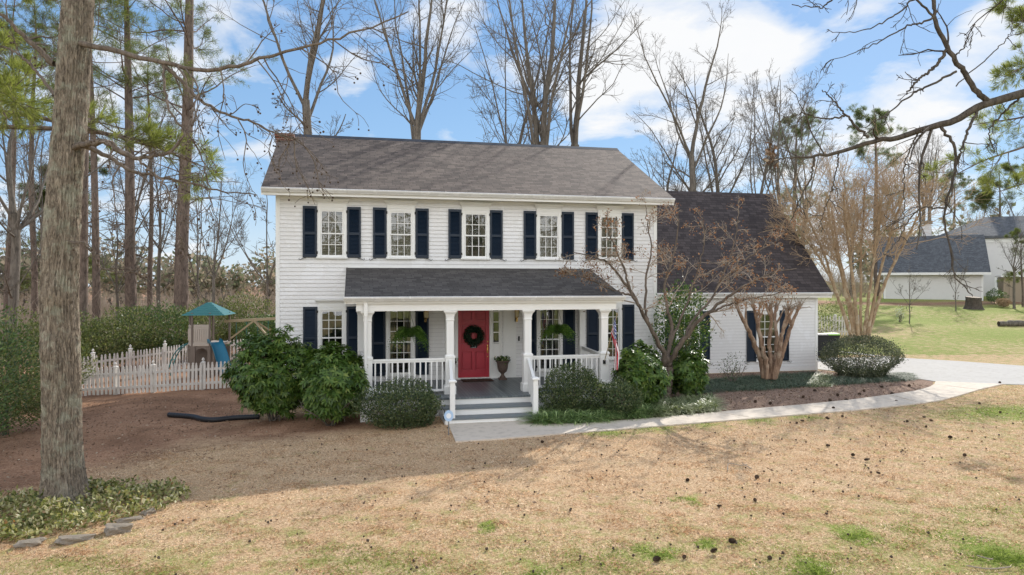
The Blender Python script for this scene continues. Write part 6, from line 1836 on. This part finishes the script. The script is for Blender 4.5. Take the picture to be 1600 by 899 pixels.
crape('tall tan crape myrtle with dense fan of twigs beside the driveway', (x, y, d2),
      [[(1333, 535, 29), (1322, 500, 28.8), (1308, 460, 28.6), (1295, 420, 28.4), (1280, 380, 28.2), (1262, 340, 28)],
       [(1338, 535, 29), (1330, 500, 29), (1320, 450, 29), (1308, 400, 29), (1298, 350, 29), (1290, 310, 29)],
       [(1342, 535, 29), (1338, 490, 28.8), (1332, 430, 28.5), (1326, 380, 28.3), (1320, 330, 28), (1318, 300, 28)],
       [(1345, 535, 29.2), (1345, 490, 29.4), (1345, 430, 29.7), (1346, 380, 30), (1350, 330, 30), (1350, 290, 30)],
       [(1348, 535, 29), (1354, 490, 28.8), (1362, 430, 28.6), (1368, 380, 28.5), (1374, 330, 28.5), (1380, 300, 28.5)],
       [(1352, 535, 29), (1362, 490, 29), (1375, 430, 29), (1388, 380, 29), (1400, 340, 29), (1412, 310, 29)],
       [(1355, 535, 29.2), (1370, 480, 29.4), (1388, 430, 29.6), (1408, 390, 29.8), (1428, 350, 30), (1445, 320, 30)],
       [(1350, 535, 29.3), (1356, 480, 29.8), (1362, 430, 30.4), (1370, 380, 31), (1378, 330, 31.4)],
       [(1340, 535, 29.3), (1330, 480, 29.8), (1318, 430, 30.4), (1308, 380, 31), (1300, 330, 31.4)],
       [(1334, 538, 28.9), (1318, 490, 28.6), (1300, 440, 28.3), (1278, 400, 28.1), (1255, 370, 28)]], 502, 'bark_crape_tan', 'twig_tan', .082, False, 15, 9, (.25, .45), .0062, n4=5)

# ------------------------------------------------------------------ far wooded horizon: reads as one mass
def treeline():
    g = np.random.default_rng(601)
    N = 560
    a = g.uniform(0, 2 * math.pi, N)
    dd = g.uniform(85, 150, N)
    X = CX + np.sin(a) * dd; Y = CY + np.cos(a) * dd
    r = (X - CX) * CA - (Y - CY) * SA; d = (X - CX) * SA + (Y - CY) * CA
    keep = ~((d > 0) & (r / np.maximum(d, 1) > .34) & (r / np.maximum(d, 1) < .80) & (dd < 100))
    X, Y = X[keep], Y[keep]
    Hh = g.uniform(6, 11.5, len(X)) * np.where(np.sin(X * .05) > .2, 1.15, .9)
    Hh = np.where((X - CX) * SA + (Y - CY) * CA < 0, Hh * 1.9, Hh)
    Cs = []
    n = 420
    for x, y, h in zip(X, Y, Hh):
        dirs = sphere_dirs(g, n); rad = g.random(n) ** .4
        p = dirs * rad[:, None] * np.array([h * .30, h * .30, h * .46]) * (1 + .25 * np.sin(dirs[:, :1] * 5 + x) * np.sin(dirs[:, 2:] * 4 + y))
        p[:, 2] += h * .52; p += np.array([x, y, tz(x, y)])
        Cs.append(p)
    C = np.concatenate(Cs)
    V, f = leaves(g, C, g.normal(size=C.shape), g.normal(size=C.shape), g.uniform(.5, 1.1, len(C)), .5, .3)
    # one hue per tree: islands still vary a little through the material
    o = link('distant_woods', np_mesh('distant_woods', V, [f]), M['far_leaf'])
    tag(o, 'hazy brown and green far off woods along the horizon', 'woods', kind='stuff')
treeline()

# brush and leaf litter: masses nobody could count
def undergrowth():
    g = np.random.default_rng(602)
    N = 900
    d = g.uniform(37, 84, N); u = np.where(g.random(N) < .78, g.uniform(-.80, -.33, N), g.uniform(.36, .52, N))
    r = u * d
    X = CX + r * CA + d * SA; Y = CY - r * SA + d * CA
    keep = ~((u > 0) & (d < 62)); X, Y = X[keep], Y[keep]; N = len(X)
    Z = terrain(X, Y)
    k = 5
    i = np.repeat(np.arange(N), 9)
    D = norm(g.normal(size=(len(i), 3)) * .38 + np.array([0, 0, 1.0]))
    L = g.uniform(.9, 3.4, len(i)) * (.7 + .6 * (g.random(N) ** 2)[i])
    P = np.stack([X[i] + g.normal(size=len(i)) * .35, Y[i] + g.normal(size=len(i)) * .35, Z[i] - .05], 1)
    pts = [P]
    for _ in range(4):
        D = norm(D + g.normal(size=D.shape) * .18); pts.append(pts[-1] + D * (L / 4)[:, None])
    P1 = np.stack(pts, 1); R1_ = np.linspace(.022, .008, 5)[None].repeat(len(P1), 0)
    P2, R2 = grow(g, P1, R1_, 4, (.3, 1.0), (25, 60), (.3, .55), 4, .15, .04, .7, .008)
    V, Q = merge([tubes(P1, R1_, 3), tubes(P2, R2, 3)])
    o = link('undergrowth', np_mesh('undergrowth', V, Q), M['twig_pale'])
    tag(o, 'tangled bare brown undergrowth beneath the woods beyond the fence', 'undergrowth', kind='stuff')
undergrowth()
def leaf_litter():
    g = np.random.default_rng(603)
    N = 60000
    X = g.uniform(-14, 15, N); Y = g.uniform(-10.5, 4, N)
    D, G, Mu = zone(X, Y)
    keep = ((Mu > .5) & (g.random(N) < .8)) | ((D > .45) & (g.random(N) < .28 * D)) | (g.random(N) < .10)
    keep &= ~in_poly(X, Y, WF + WB[::-1])
    keep &= ~((X > -3.4) & (X < 3.4) & (Y > -4.1)) & ~((X > -5.7) & (X < 5.9) & (Y > 0)) & ~((X > 5.7) & (Y > 3.15))
    X, Y = X[keep], Y[keep]; n = len(X)
    C = np.stack([X, Y, terrain(X, Y) + g.uniform(.004, .03, n)], 1)
    Dn = g.normal(size=(n, 3)) * np.array([1, 1, .3])
    V, f = leaves(g, C, Dn, g.normal(size=(n, 3)) * .35 + np.array([0, 0, 1.0]), g.uniform(.03, .10, n), g.uniform(.012, .045, n), .5)
    tag(link('fallen_leaves', np_mesh('fallen_leaves', V, [f]), M['leaf_litter']), 'brown fallen leaves and bark chips over mulch and bare soil', 'leaf litter', kind='stuff')
leaf_litter()
